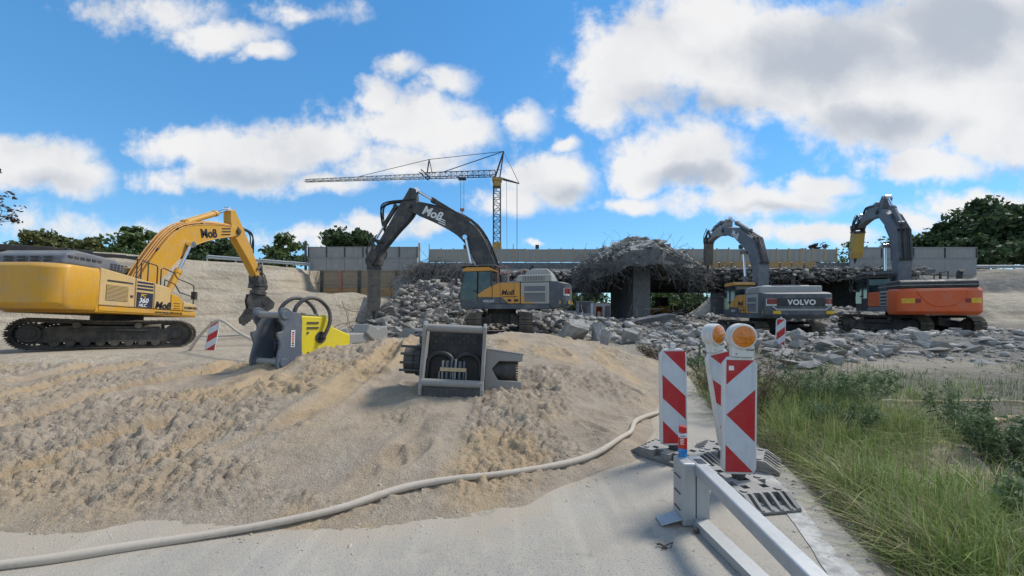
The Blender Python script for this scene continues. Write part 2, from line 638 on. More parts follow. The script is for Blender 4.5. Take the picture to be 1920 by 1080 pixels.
def G(x, y):
    x, y = np.asarray(x, float), np.asarray(y, float)
    base = -.05 + .16 * sstep(9, 13, y) * (1 - sstep(70, 120, y))
    base = base + .05 * fbm(x * .5, y * .5, 3, 21) * sstep(9, 13, y)
    kx, ky = x + 15, y - 14.5
    k = 1 - sstep(3.2, 6.5, np.sqrt(kx * kx + ky * ky))
    base = base * (1 - k) + (.15 + .012 * kx - .05 * ky) * k
    rm = rub_mask(x, y)
    rh = (rubble_h(x, y) + .16 * fbm(x * .9, y * .9, 4, 31)) * rm
    # level standing for the machines
    for (mx, my, mz) in ((-.6, 22.8, .27), (13.8, 21.3, .10), (22.3, 22.2, .20)):
        k = 1 - sstep(2.6, 4.2, np.sqrt((x - mx) ** 2 + (y - my) ** 2))
        rh = rh * (1 - k) + (mz - base) * k
    e = emb(x, y)
    sandy = .10 * fbm(x * .6, y * .6, 4, 41) * np.clip(e / 1.5, 0, 1)
    z = np.maximum(base + rh, e + sandy * 1.2 - .05)
    far = sstep(120, 400, np.sqrt(x * x + y * y))
    return z * (1 - far) + far * (-.3)


_tx = [-40, -16, -4, -1, 0, 1.3, 1.9, 2.5, 3.2, 4.2, 5.5]
_ty = [3.0, 2.9, 2.75, 2.9, 3.2, 4.15, 5.2, 6.6, 8.0, 10.4, 14]
_rx = [-40, -14, -8, -6, -4.8, -2.8, -1, 0, .9, 1.8, 2.6, 3.2, 4.0, 4.8]
_rh = [.1, .20, .30, .40, .52, .84, .96, 1.0, .92, .74, .50, .30, .08, -.1]
_ryy = [9, 8, 8, 7.6, 7.6, 8.2, 8.8, 9.2, 9.4, 9.5, 9.5, 9.6, 10.6, 12]
DENTS = [(rnd.uniform(-5, 2.3), rnd.uniform(3.8, 8.5), rnd.uniform(.07, .13), rnd.uniform(.14, .26), rnd.uniform(0, 3.1), rnd.uniform(.03, .075)) for _ in range(46)]


def rut(x, y):
    """long drag marks running away over the left flank of the heap"""
    a = (x + 4.4 - (y - 5) * .06 + fbm(x * .35, y * .35, 3, 71) * .55)
    r1 = np.abs((a * .58) % 1 - .5) * 2
    brk = sstep(-.45, .05, fbm(x * .9, y * .28, 3, 72))
    wall = sstep(.74, .84, r1)
    side = (1 - sstep(-2.2, -.6, x)) * brk
    fresh = sstep(.66, .84, r1) * side
    z = (-.13 * wall + .06 * sstep(.45, .66, r1) * (1 - sstep(.68, .78, r1))) * side
    return fresh, z


def mound(x, y, fine=True):
    """loose sand heap in front"""
    x, y = np.asarray(x, float), np.asarray(y, float)
    wob = fbm(x * .9, y * .9, 3, 51) * .28
    toe = np.interp(x, _tx, _ty) + wob
    rh = np.interp(x, _rx, _rh)
    ry = np.interp(x, _rx, _ryy)
    t = (y - toe) / np.maximum(ry - toe, .5)
    up = np.clip(t, -1, 1)
    prof = np.where(up > 0, np.maximum(up, 0) ** 1.3, up * .6)
    h = rh * prof
    edge = np.clip(t * 7, -.6, 1) * .05
    down = np.maximum(y - ry, 0)
    hb = rh - np.maximum(0, down - .5) * .20
    h = np.where(t > 1, np.maximum(hb, -.5), h) + edge
    k = sstep(0, .25, t) * (1 - sstep(2.0, 5.5, down))
    big = fbm(x * .75, y * .75, 3, 61) * .13 - .16 * np.maximum(0, fbm(x * 1.1 + y * .25, y * .22, 3, 63)) * sstep(2.6, -1, x)
    ruts = rut(x, y)[1]
    h = h + k * (big + ruts)
    if fine:
        for (dx, dy, ra, rb, an, de) in DENTS:
            c, s = math.cos(an), math.sin(an)
            q = ((x - dx) * c + (y - dy) * s) ** 2 / ra ** 2 + (-(x - dx) * s + (y - dy) * c) ** 2 / rb ** 2
            h = h + k * de * (-np.exp(-q * q) + .45 * np.exp(-((q - 2.0) / .8) ** 2))
        rough = .22 + 1.15 * sstep(-.12, .22, fbm(x * .75, y * .75, 3, 81))
        lump = np.abs(fbm(x * 4.0, y * 4.0, 3, 91)) * .06 + np.abs(fbm(x * 11, y * 11, 2, 95)) * .050 + fbm(x * 29, y * 29, 2, 97) * .038
        h = h + sstep(-.02, .12, t) * rough * lump
    return h


def top_z(x, y):
    """highest of ground, road and sand at a point"""
    g = float(G(x, y))
    m = float(mound(x, y, False)) + .02 if (-16 < x < 5.2 and 2.4 < y < 13.5) else -9
    r = 0.0 if (y < 11 and x < road_edge(y)) else -9
    return max(g, m, r)


def road_edge(y):
    return np.interp(y, [-6, 1.5, 2.4, 3.3, 4.2, 6.5, 9.7, 12], [1.9, 2.1, 2.35, 2.65, 2.9, 3.3, 4.4, 5])


def grid_mesh(name, X, Y, Z, mats, zone=None, smooth=True):
    ny, nx = X.shape
    me = bpy.data.meshes.new(name)
    nv, nf = nx * ny, (nx - 1) * (ny - 1)
    me.vertices.add(nv)
    me.vertices.foreach_set('co', np.stack([X, Y, Z], -1).astype(np.float32).ravel())
    i = np.arange(nv).reshape(ny, nx)
    q = np.stack([i[:-1, :-1], i[:-1, 1:], i[1:, 1:], i[1:, :-1]], -1).reshape(-1)
    me.loops.add(nf * 4)
    me.loops.foreach_set('vertex_index', q.astype(np.int32))
    me.polygons.add(nf)
    me.polygons.foreach_set('loop_start', (np.arange(nf) * 4).astype(np.int32))
    me.polygons.foreach_set('use_smooth', np.ones(nf, bool) if smooth else np.zeros(nf, bool))
    if zone is not None:
        a = me.color_attributes.new('zone', 'FLOAT_COLOR', 'POINT')
        a.data.foreach_set('color', zone.astype(np.float32).ravel())
    for mm in mats:
        me.materials.append(mm)
    me.update()
    me.validate()
    return me


def earth_mat():
    m, nt, b = new_mat('site_earth')
    at = nt.nodes.new('ShaderNodeAttribute')
    at.attribute_name = 'zone'
    sp = nt.nodes.new('ShaderNodeSeparateColor')
    nt.links.new(at.outputs['Color'], sp.inputs[0])
    n1 = noise_n(nt, .35, 8, .62)
    n2 = noise_n(nt, 3.0, 7, .6)
    n3 = noise_n(nt, 22, 5, .6)
    sand = mixc(nt, ramp(nt, n1, .35, .65), (.40, .34, .255), (.52, .44, .325))
    sand = mixc(nt, ramp(nt, n2, .54, .72, 0, .75), sand, (.40, .29, .16))
    n4 = noise_n(nt, 1.0, 6, .6, stretch=(.25, .25, 3.0))
    n8 = noise_n(nt, 7, 6, .7)
    sand = mixc(nt, ramp(nt, n8, .55, .72, 0, .6), sand, (.22, .175, .12))
    sand = mixc(nt, ramp(nt, n4, .50, .68, 0, .8), sand, (.27, .22, .16))
    grey = mixc(nt, ramp(nt, n2, .35, .65), (.12, .112, .10), (.22, .205, .18))
    soil = mixc(nt, ramp(nt, n2, .35, .65), (.085, .078, .055), (.19, .17, .13))
    meadow = mixc(nt, ramp(nt, n1, .35, .65), (.06, .085, .025), (.14, .13, .06))
    c = mixc(nt, sp.outputs[1], sand, grey)
    c = mixc(nt, sp.outputs[2], c, soil)
    al = nt.nodes.new('ShaderNodeMath')
    al.operation = 'SUBTRACT'
    al.inputs[0].default_value = 1
    nt.links.new(at.outputs['Alpha'], al.inputs[1])
    c = mixc(nt, al.outputs[0], c, meadow)
    c = mixc(nt, ramp(nt, n3, .5, .8, 0, .3), c, (.12, .10, .08))
    nt.links.new(c, b.inputs['Base Color'])
    b.inputs['Roughness'].default_value = .95
    ad = nt.nodes.new('ShaderNodeMath')
    ad.operation = 'MULTIPLY_ADD'
    nt.links.new(n2, ad.inputs[0])
    ad.inputs[1].default_value = 3.0
    nt.links.new(n3, ad.inputs[2])
    bump(nt, b, ad.outputs[0], .8, .10)
    return m


def sand_mat():
    m, nt, b = new_mat('loose_sand')
    n1 = noise_n(nt, .55, 6, .6)
    n2 = noise_n(nt, 3.5, 7, .62)
    n3 = noise_n(nt, 45, 6, .65)
    n5 = noise_n(nt, 9, 5, .6)
    c = mixc(nt, ramp(nt, n2, .3, .7), (.315, .254, .188), (.455, .378, .288))
    at = nt.nodes.new('ShaderNodeAttribute')
    at.attribute_name = 'zone'
    sp = nt.nodes.new('ShaderNodeSeparateColor')
    nt.links.new(at.outputs['Color'], sp.inputs[0])
    yel = ramp(nt, n1, .52, .66, 0, .45)
    c = mixc(nt, yel, c, (.50, .365, .21))
    c = mixc(nt, mul(nt, sp.outputs[0], ramp(nt, n2, .3, .6, .35, .8)), c, (.50, .35, .185))
    c = mixc(nt, mul(nt, ramp(nt, n5, .55, .75), .45), c, (.29, .225, .155))
    c = mixc(nt, ramp(nt, n3, .55, .8, 0, .4), c, (.56, .47, .36))
    n6 = noise_n(nt, 95, 3, .6)
    c = mixc(nt, ramp(nt, n6, .56, .70, 0, .65), c, (.15, .115, .08))  # dark speckles: sand grain plus tiny shadows between grains, painted into the colour
    n7 = noise_n(nt, 28, 4, .7)
    c = mixc(nt, ramp(nt, n7, .60, .72, 0, .5), c, (.19, .15, .105))
    nt.links.new(c, b.inputs['Base Color'])
    b.inputs['Roughness'].default_value = .97
    b.inputs['Specular IOR Level'].default_value = .15
    bump(nt, b, n3, .9, .035)
    return m


def road_mat():
    m, nt, b = new_mat('dusty_road')
    n1 = noise_n(nt, .9, 7, .6)
    n2 = noise_n(nt, 70, 5, .7)
    n3 = noise_n(nt, 7, 7, .65)
    v = nt.nodes.new('ShaderNodeTexVoronoi')
    v.inputs['Scale'].default_value = 85
    tc = nt.nodes.new('ShaderNodeTexCoord')
    nt.links.new(tc.outputs['Object'], v.inputs['Vector'])
    c = mixc(nt, ramp(nt, n1, .3, .7), (.30, .28, .242), (.41, .385, .335))
    c = mixc(nt, ramp(nt, n3, .5, .72, 0, .6), c, (.48, .42, .33))
    c = mixc(nt, ramp(nt, n2, .53, .66, 0, .75), c, (.14, .13, .115))
    at = nt.nodes.new('ShaderNodeAttribute')
    at.attribute_name = 'zone'
    sp = nt.nodes.new('ShaderNodeSeparateColor')
    nt.links.new(at.outputs['Color'], sp.inputs[0])
    c = mixc(nt, mul(nt, sp.outputs[0], ramp(nt, n3, .25, .6, .55, 1)), c, (.40, .335, .255))
    nd = noise_n(nt, 2.2, 7, .7)
    c = mixc(nt, ramp(nt, nd, .60, .70, 0, .5), c, (.13, .122, .11))
    nr = noise_n(nt, 1.0, 6, .6, stretch=(5, .5, 1))
    c = mixc(nt, ramp(nt, nr, .50, .70, 0, .5), c, (.47, .42, .34))
    nt.links.new(c, b.inputs['Base Color'])
    b.inputs['Roughness'].default_value = .92
    b.inputs['Specular IOR Level'].default_value = .2
    bump(nt, b, v.outputs['Distance'], .35, .008)
    return m


M['earth'], M['sand'], M['road'] = earth_mat(), sand_mat(), road_mat()


def build_terrain():
    xs = np.concatenate([-np.geomspace(900, 48, 26), np.arange(-46, 56, .3), np.geomspace(58, 900, 26)])
    ys = np.concatenate([-np.geomspace(600, 6, 14), np.linspace(-5, 4, 12), np.geomspace(4.2, 46, 220), np.geomspace(46.8, 2500, 60)])
    X, Y = np.meshgrid(xs, ys)
    Z = G(X, Y)
    rm = rub_mask(X, Y)
    e = emb(X, Y)
    grass = sstep(0, .8, X - road_edge(Y)) * (1 - sstep(9.0, 12.5, Y)) * (Y < 14)
    under = sstep(-9, -7, X) * (1 - sstep(32, 35, X)) * sstep(30, 36, Y)
    grey = np.clip(np.maximum(rm * (.82 + .18 * sstep(-.3, .2, fbm(X * .4, Y * .4, 3, 12))), under), 0, 1)
    meadow = np.clip(sstep(75, 110, Y) + (Y < -4) * 1.0 + sstep(70, 110, np.abs(X)), 0, 1)
    zone = np.stack([np.ones_like(X), grey, grass * .85, 1 - meadow], -1)
    o = link('ground', grid_mesh('ground', X, Y, Z, [M['earth']], zone))
    tag(o, kind='structure')
    # road sheet in front
    ry = np.concatenate([np.linspace(-6, 1, 10), np.arange(1.15, 11.2, .12)])
    s = np.linspace(0, 1, 200)
    RY, S = np.meshgrid(ry, s, indexing='ij')
    right = road_edge(RY) + fbm(RY * 1.6, RY * 0 + 3.3, 4, 5) * .16
    RX = -14 + (right + 14) * S
    RZ = .0 - .06 * (S > .995) + fbm(RX * .8, RY * .8, 2, 8) * .006
    d = np.interp(RX, _tx, _ty) + fbm(RX * .9, RY * .9, 3, 51) * .28 - RY
    dust = np.exp(-np.maximum(d, 0) / .10) + np.exp(-np.maximum(d, 0) / .5) * (.5 + .8 * fbm(RX * 3.2, RY * 3.2, 4, 33)) + .35 * sstep(.0, .5, fbm(RX * .7, RY * .7, 3, 35))
    dust = np.clip(dust, 0, 1)
    zone = np.stack([dust, dust * 0, dust * 0, np.ones_like(dust)], -1)
    tag(link('road', grid_mesh('road', RX, RY, RZ, [M['road']], zone)), kind='structure')
    # sand heap: grid gets finer towards the front
    n_s, n_y = 820, 360
    yy = np.geomspace(2.35 + 1.5, 14.2 + 1.5, n_y) - 1.5
    ss = np.linspace(-1.9, .78, n_s)
    S, YY = np.meshgrid(ss, yy)
    XX = np.clip(S * (YY + 2.2), -17, 5.2)
    ZZ = mound(XX, YY)
    slump = sstep(.10, .35, fbm(XX * .9 + 4, YY * .5, 4, 73)) * .8
    fresh = np.clip(np.maximum(rut(XX, YY)[0] * sstep(0, .15, ZZ + .1), slump), 0, 1)
    zone = np.stack([fresh, fresh * 0, fresh * 0, np.ones_like(fresh)], -1)
    tag(link('sand_heap', grid_mesh('sand_heap', XX, YY, ZZ, [M['sand']], zone)), kind='structure')


build_terrain()

# loose clods that have rolled off the heap
def hull_rock(seed, n=13, flat=(1, .8, .6), mat=None):
    r = random.Random(seed)
    bm = bmesh.new()
    for _ in range(n):
        p = Vector((r.gauss(0, 1), r.gauss(0, 1), r.gauss(0, 1))).normalized() * r.uniform(.75, 1.0)
        bm.verts.new((p.x * flat[0] * .5, p.y * flat[1] * .5, p.z * flat[2] * .5))
    g = bmesh.ops.convex_hull(bm, input=bm.verts)
    junk = [e for e in g['geom_interior'] if isinstance(e, bmesh.types.BMVert)]
    bmesh.ops.delete(bm, geom=junk, context='VERTS')
    bm.normal_update()
    me = bpy.data.meshes.new('rock')
    bm.to_mesh(me)
    bm.free()
    if mat:
        me.materials.append(mat)
    return me


ROCK_FLAT = [(1, rnd.uniform(.5, .95), rnd.uniform(.28, .75)) for i in range(14)]
ROCKS = [hull_rock(100 + i, rnd.choice((8, 9, 11)), ROCK_FLAT[i], M['concrete_break']) for i in range(14)]


def rock_arrays():
    out = []
    for me in ROCKS:
        v = np.array([p.co[:] for p in me.vertices])
        f = [list(p.vertices) for p in me.polygons]
        out.append((v, np.array([q for q in f if len(q) == 3])))
    return out


ROCK_NP = rock_arrays()


def scatter_mesh(name, pos, size, mat, seed=1, tilt=.6, colors=None):
    """one joined mesh of many small stones"""
    rs = np.random.RandomState(seed)
    V, F, k = [], [], 0
    for p, s in zip(pos, size):
        v, f = ROCK_NP[rs.randint(len(ROCK_NP))]
        a, b2 = rs.uniform(0, 6.28), rs.uniform(-tilt, tilt)
        ca, sa, cb, sb = math.cos(a), math.sin(a), math.cos(b2), math.sin(b2)
        Rm = np.array([[ca, -sa, 0], [sa, ca, 0], [0, 0, 1]]) @ np.array([[1, 0, 0], [0, cb, -sb], [0, sb, cb]])
        V.append((v * s) @ Rm.T + p)
        F.append(f + k)
        k += len(v)
    V, F = np.concatenate(V), np.concatenate(F)
    me = bpy.data.meshes.new(name)
    me.vertices.add(len(V))
    me.vertices.foreach_set('co', V.astype(np.float32).ravel())
    me.loops.add(len(F) * 3)
    me.loops.foreach_set('vertex_index', F.astype(np.int32).ravel())
    me.polygons.add(len(F))
    me.polygons.foreach_set('loop_start', (np.arange(len(F)) * 3).astype(np.int32))
    me.materials.append(mat)
    me.update()
    me.validate()
    return me


def rubble_mat():
    m, nt, b = new_mat('rubble_stone')
    g = nt.nodes.new('ShaderNodeNewGeometry')
    c = nt.nodes.new('ShaderNodeMix')
    c.data_type = 'RGBA'
    c.inputs['A'].default_value = (.23, .215, .195, 1)
    c.inputs['B'].default_value = (.48, .445, .39, 1)
    nt.links.new(g.outputs['Random Per Island'], c.inputs['Factor'])
    n2 = noise_n(nt, 9, 6, .65)
    cc = mixc(nt, ramp(nt, n2, .45, .7, 0, .6), c.outputs['Result'], (.15, .14, .125))
    nt.links.new(cc, b.inputs['Base Color'])
    b.inputs['Roughness'].default_value = .93
    n3 = noise_n(nt, 40, 4, .6)
    bump(nt, b, n3, .5, .02)
    return m


M['rubble'] = rubble_mat()
for me in ROCKS:
    me.materials.clear()
    me.materials.append(M['rubble'])


def build_clods():
    rs = np.random.RandomState(5)
    pos, size = [], []
    n = 17000
    x = rs.uniform(-7.5, 4.2, n)
    y = 2.5 + 6.5 * rs.rand(n) ** 1.5
    h = mound(x, y)
    toe = np.interp(x, _tx, _ty)
    for i in range(n):
        if h[i] < -.035 and rs.rand() < .8 + (h[i] < -.05):
            continue
        s = .010 + .026 * rs.rand() ** 3 + (.04 * rs.rand() if rs.rand() < .02 else 0)
        pos.append((x[i], y[i], max(h[i], .002) - s * .05))
        size.append(s)
    M['clod'] = plain('sand_clod', (.46, .39, .30), .97, 0, .15, 3)
    tag(link('sand_clods', scatter_mesh('sand_clods', pos, size, M['clod'], 6)), 'loose crumbs and clods of sand lying on the sand heap', 'sand', kind='stuff')
    pos, size = [], []
    for i in range(260):
        x, y = rs.uniform(-4.5, 2.6), rs.uniform(1.5, 4.5)
        s = .006 + .016 * rs.rand() ** 3
        pos.append((x, y, .004))
        size.append(s)
    for i in range(600):
        t = rs.rand()
        y = 1.6 + 6 * t
        x = float(road_edge(y)) + rs.randn() * .22
        pos.append((x, y, .0))
        size.append(.012 + .03 * rs.rand() ** 2)
    tag(link('road_grit', scatter_mesh('road_grit', pos, size, M['rubble'], 8)), 'grey grit and crumbs lying on the dusty road', 'gravel', kind='stuff')


build_clods()

# ------------------------------------------------------------------ half-demolished bridge


def wire(mb, p, d, length, r, droop, seg=7, curl=.35, rr=rnd, mat=0):
    """a bent reinforcing bar"""
    p, d = Vector(p), Vector(d).normalized()
    pts = [p.copy()]
    st = length / seg
    for i in range(seg):
        d = (d + Vector((rr.gauss(0, curl), rr.gauss(0, curl), rr.gauss(0, curl) - droop))).normalized()
        p = p + d * st
        pts.append(p.copy())
    mb.tube(pts, r, 3, mat)


def deck_edge(x):
    e = np.interp(x, [-10, 6, 9, 13, 16, 36], [36.6, 36.4, 36.0, 34.5, 33.2, 33.0])
    return e + fbm(np.asarray(x) * .7, 0 * np.asarray(x) + 2, 3, 14) * .9


def build_bridge():
    root = empty('bridge', loc=(13, 50, 0))
    tag(root, 'half-demolished concrete motorway bridge with a torn front edge', 'bridge')
    inv = Matrix.Translation((-13, -50, 0))
    xs = np.arange(-9.6, 35.9, .35)
    mb = MB()
    prof = []
    for x in xs:
        e = float(deck_edge(x))
        j = [float(fbm(x * 1.7, k * 3.1, 3, 44)) * .45 for k in range(6)]
        p = [(66, 4.75), (e + 2.5, 4.75), (e + .6 + j[0], 4.55 + j[1] * .4), (e + j[1], 4.7 + j[2] * .2), (e + .15 + j[2], 4.9 + j[3] * .2), (e + j[3], 5.05 + j[4] * .2), (e + 1.2, 5.2 + j[5] * .25), (39.2, 5.72 + j[0] * .12), (39.3, 6.3), (66, 6.3)]
        prof.append([(x, q[0], q[1]) for q in p])
    n = len(prof[0])
    V = [q for p in prof for q in p]
    F = []
    for i in range(len(prof) - 1):
        for k in range(n):
            F.append((i * n + k, (i + 1) * n + k, (i + 1) * n + (k + 1) % n, i * n + (k + 1) % n))
    F += [tuple(range(n)), tuple(range((len(prof) - 1) * n, len(prof) * n))]
    mb.add(V, F, 0, inv)
    d = mb.build('deck', M['concrete_dark'], root)
    # longitudinal girders below the deck that still stands
    for y in (42, 48, 54, 60):
        MB().bb(-9.6, 35.6, y, y + .7, 4.15, 4.74, 0, inv).build('girder', M['concrete_dark'], root)
    MB().bb(-11.4, -9.62, 37.2, 66, -.5, 4.74, 0, inv).build('abutment', M['concrete'], root, .03)
    ab = MB()
    ab.bb(33.6, 35.8, 34.2, 66, -.5, 4.7, 0, inv)
    ab.prism([(34.2, -.5), (34.2, 4.5), (32.6, 3.4), (31.6, 1.9), (30.4, -.3)], 33.7, 35.5, 'x', 0, inv)
    ab.build('abutment', M['concrete_dark'], root, .03)
    # bars and lumps hanging from the torn edge
    rr = random.Random(3)
    rb, lump_p, lump_s = MB(), [], []
    for i in range(800):
        x = rr.uniform(-9.2, 34.5)
        if 4.5 < x < 16.5 and rr.random() < .55:
            continue
        e = float(deck_edge(x))
        z = rr.uniform(4.4, 5.2)
        wire(rb, (x, e + rr.uniform(0, .7), z), (rr.gauss(0, .7), -1 - rr.random(), rr.uniform(-.3, .8)), rr.uniform(.5, 2.0), rr.uniform(.014, .026), rr.uniform(.05, .30), 6, .34, rr)
    for i in range(420):   # curtain of bars at the first pier
        x = rr.uniform(-9.0, -2.0)
        wire(rb, (x, 36.2 + rr.uniform(-1.6, .4), rr.uniform(4.9, 5.9)), (rr.gauss(0, .35), -.8, .2), rr.uniform(2.2, 4.8), rr.uniform(.014, .024), .26, 8, .17, rr)
    for v_i, vv in enumerate(rb.v):
        rb.v[v_i] = tuple(Vector(vv) - Vector((13, 50, 0)))
    o = rb.build('reinforcement', M['rebar'], root, fix=False)
    tag(o, kind='stuff')
    for i in range(2300):
        x = rr.uniform(-9.2, 34.5)
        e = float(deck_edge(x))
        q = rr.random()
        lump_p.append((x - 13, e + rr.uniform(-.5, 1.4) - 50, 4.15 + 1.0 * q + rr.uniform(-.15, .15)))
        lump_s.append(.14 + .75 * rr.random() ** 2.6)
    tag(link('broken_lumps', scatter_mesh('broken_lumps', lump_p, lump_s, M['rubble'], 21), root), kind='stuff')
    return root


build_bridge()


def build_pier():
    cx, cy = 11.0, 34.0
    root = empty('bridge_pier', loc=(cx, cy, 0))
    tag(root, 'wide concrete bridge pier crowned by a drooping mass of rubble and bars', 'bridge pier')
    MB().bb(-.74, .74, -1.0, 2.3, -.5, 5.2).build('column', M['concrete_mid'], root, .05)
    MB().bb(-.74, .74, 2.75, 6.6, -.5, 5.0).build('column', M['concrete_dark'], root, .05)
    MB().bb(-.95, .95, -1.15, 2.6, 5.0, 5.3).build('bearing_block', M['concrete'], root, .04)
    # slab remnant, drooping at its rim
    nr, na = 12, 72
    rr = random.Random(11)

    def rim(a):
        return 1 + .10 * math.sin(3 * a + 1) + .07 * math.sin(7 * a) + .05 * math.sin(13 * a + 2)

    def top(r, a):
        return 7.85 - .2 * (r ** 1.2) - 1.9 * r ** 2.0 * (.45 + .75 * abs(math.cos(a)))

    def bot(r, a):
        return 5.32 - .1 * r - 1.75 * r ** 2.4 * abs(math.cos(a)) ** 1.3
    V, F = [], []
    for side in (0, 1):
        for i in range(nr + 1):
            r = i / nr
            for k in range(na):
                a = 2 * math.pi * k / na
                q = rim(a)
                x, y = 5.3 * r * q * math.cos(a), 3.3 * r * q * math.sin(a) + .3
                z = top(r, a) - .35 if side == 0 else bot(r, a)
                z += float(fbm(x * 1.6 + 40, y * 1.6 + side * 9, 3, 77)) * (.55 if side == 0 else .22) * (.3 + r)
                V.append((x, y, max(z, 0)))
    off = (nr + 1) * na
    for side in (0, 1):
        for i in range(nr):
            for k in range(na):
                b0 = side * off
                F.append((b0 + i * na + k, b0 + i * na + (k + 1) % na, b0 + (i + 1) * na + (k + 1) % na, b0 + (i + 1) * na + k))
    for k in range(na):
        F.append((nr * na + k, nr * na + (k + 1) % na, off + nr * na + (k + 1) % na, off + nr * na + k))
    mb = MB()
    mb.add(V, F)
    mb.build('broken_slab', M['concrete_dark'], root)
    # bars
    rb = MB()
    for i in range(1300):
        a = rr.uniform(0, 2 * math.pi)
        if math.sin(a) > .35 and rr.random() < .6:
            continue
        r = rr.uniform(.62, 1.0)
        q = rim(a)
        p = Vector((5.3 * r * q * math.cos(a), 3.3 * r * q * math.sin(a) + .3, 0))
        lo, hi = bot(r, a), top(r, a) - .2
        p.z = lo + (hi - lo) * rr.random() * .7
        if math.sin(a) < 0 and abs(math.cos(a)) < .5 and rr.random() < .7:
            continue
        out = Vector((math.cos(a) * 1.3, math.sin(a), 0)).normalized()
        dr = out + Vector((rr.gauss(0, .45), rr.gauss(0, .45), rr.uniform(-.6, .35)))
        wire(rb, p, dr, rr.uniform(1.0, 2.9), rr.uniform(.010, .019), rr.uniform(.02, .20), 8, .42, rr)
    for i in range(650):   # bars drooping all round the rim
        a = rr.uniform(math.pi * .95, math.pi * 2.05)
        r = rr.uniform(.88, 1.02)
        if abs(math.cos(a)) < .5 and rr.random() < .75:
            continue
        q = rim(a)
        lo, hi = bot(r, a), top(r, a) - .3
        p = Vector((5.3 * r * q * math.cos(a), 3.3 * r * q * math.sin(a) + .3, lo + (hi - lo) * rr.random() * .75))
        wire(rb, p, (math.cos(a) * 1.2 + rr.gauss(0, .5), math.sin(a) * .8 + rr.gauss(0, .3), rr.uniform(-.3, .5)), rr.uniform(1.0, 2.9), rr.uniform(.010, .020), rr.uniform(.08, .32), 8, .42, rr)
    for i in range(26):   # thin bars sticking up
        a = rr.uniform(0, 6.28)
        r = rr.uniform(.3, .9)
        p = Vector((5 * r * math.cos(a), 3 * r * math.sin(a), top(r, a) - .2))
        wire(rb, p, (math.cos(a) + rr.gauss(0, .4), rr.gauss(0, .5), rr.uniform(.6, 1.6)), rr.uniform(.9, 2.0), .010, .05, 7, .22, rr)
    tag(rb.build('reinforcement', M['rebar'], root, fix=False), kind='stuff')
    # heap of lumps on top: the largest one by one, the rest joined
    for i in range(13):   # torn plates of the deck still hanging together
        a = (math.pi * 1.02 + math.pi * .96 * i / 12) + rr.uniform(-.08, .08)
        r = rr.uniform(.72, .98)
        q = rim(a)
        x, y = 5.3 * r * q * math.cos(a), 3.3 * r * q * math.sin(a) + .3
        w_, d_ = rr.uniform(.9, 1.9), rr.uniform(.7, 1.3)
        poly = [(-w_ / 2, -d_ / 2 + rr.uniform(0, .3)), (rr.uniform(-.2, .2), -d_ / 2), (w_ / 2, -d_ / 2 + rr.uniform(0, .4)), (w_ / 2 - rr.uniform(0, .3), d_ / 2), (-w_ / 2 + rr.uniform(0, .3), d_ / 2)]
        o = MB().prism(poly, -.16, .16, 'z').build('slab_piece', M['concrete_break'], root, .02)
        o.location = (x, y, bot(r, a) + (top(r, a) - bot(r, a)) * rr.uniform(.35, .85))
        o.rotation_euler = (rr.uniform(.2, .9), rr.uniform(-.5, .5) - .6 * math.cos(a) * -1, rr.uniform(-.5, .5))
    ps, ss = [], []
    for i in range(46):
        a, r = rr.uniform(0, 6.28), rr.random() ** .7 * .72
        s = rr.uniform(.9, 2.0)
        x, y = 5.3 * r * math.cos(a), 3.0 * r * math.sin(a)
        o = link('concrete_lump', ROCKS[i % len(ROCKS)], root)
        o.location = (x, y, top(r, a) - .25)
        o.scale = (s, s * rr.uniform(.7, 1), s * rr.uniform(.6, .9))
        o.rotation_euler = (rr.uniform(-.4, .4), rr.uniform(-.4, .4), rr.uniform(0, 6))
    for i in range(2600):
        a, r = rr.uniform(0, 6.28), rr.random() ** .5
        q = rim(a)
        under = rr.random() < .35
        x, y = 5.3 * r * q * math.cos(a), 3.3 * r * q * math.sin(a) + .3
        z = (bot(r, a) + rr.uniform(-.1, .8) * r) if under and r > .6 else top(r, a) - .3
        ps.append((x, y, z))
        ss.append(.14 + .75 * rr.random() ** 2.4)
    tag(link('broken_lumps', scatter_mesh('broken_lumps', ps, ss, M['rubble'], 9), root), kind='stuff')


build_pier()


def build_stub():
    """first pier, left of the machine, mostly knocked away"""
    root = empty('bridge_pier', loc=(-7.4, 34.6, 0))
    tag(root, 'ragged stump of a bridge pier behind the rubble heap beside the breaker', 'bridge pier')
    V = []
    rr = random.Random(5)
    mb = MB()
    n, lev = 16, 9
    for i in range(lev):
        z = 5.0 * i / (lev - 1)
        w = 1.0 - .25 * i / lev
        for k in range(n):
            a = 2 * math.pi * k / n
            c, s = math.cos(a), math.sin(a)
            sx = max(-1, min(1, c * 1.5)) * 1.0 * w
            sy = max(-1, min(1, s * 1.5)) * .7 * w
            V.append((sx + rr.uniform(-.13, .13), sy + rr.uniform(-.13, .13), z + (rr.uniform(-.6, .4) if i == lev - 1 else 0)))
    F = [(i * n + k, i * n + (k + 1) % n, (i + 1) * n + (k + 1) % n, (i + 1) * n + k) for i in range(lev - 1) for k in range(n)]
    F.append(tuple((lev - 1) * n + k for k in range(n)))
    mb.add(V, F)
    mb.build('column', M['concrete_break'], root)
    rb = MB()
    for i in range(130):
        wire(rb, (rr.uniform(-1, 1.2), rr.uniform(-.9, .3), rr.uniform(2.5, 5)), (rr.gauss(0, .5), -.5, .7), rr.uniform(1, 3), .016, .2, 7, .25, rr)
    tag(rb.build('reinforcement', M['rebar'], root, fix=False), kind='stuff')


build_stub()

# ------------------------------------------------------------------ walls and fence on the motorway


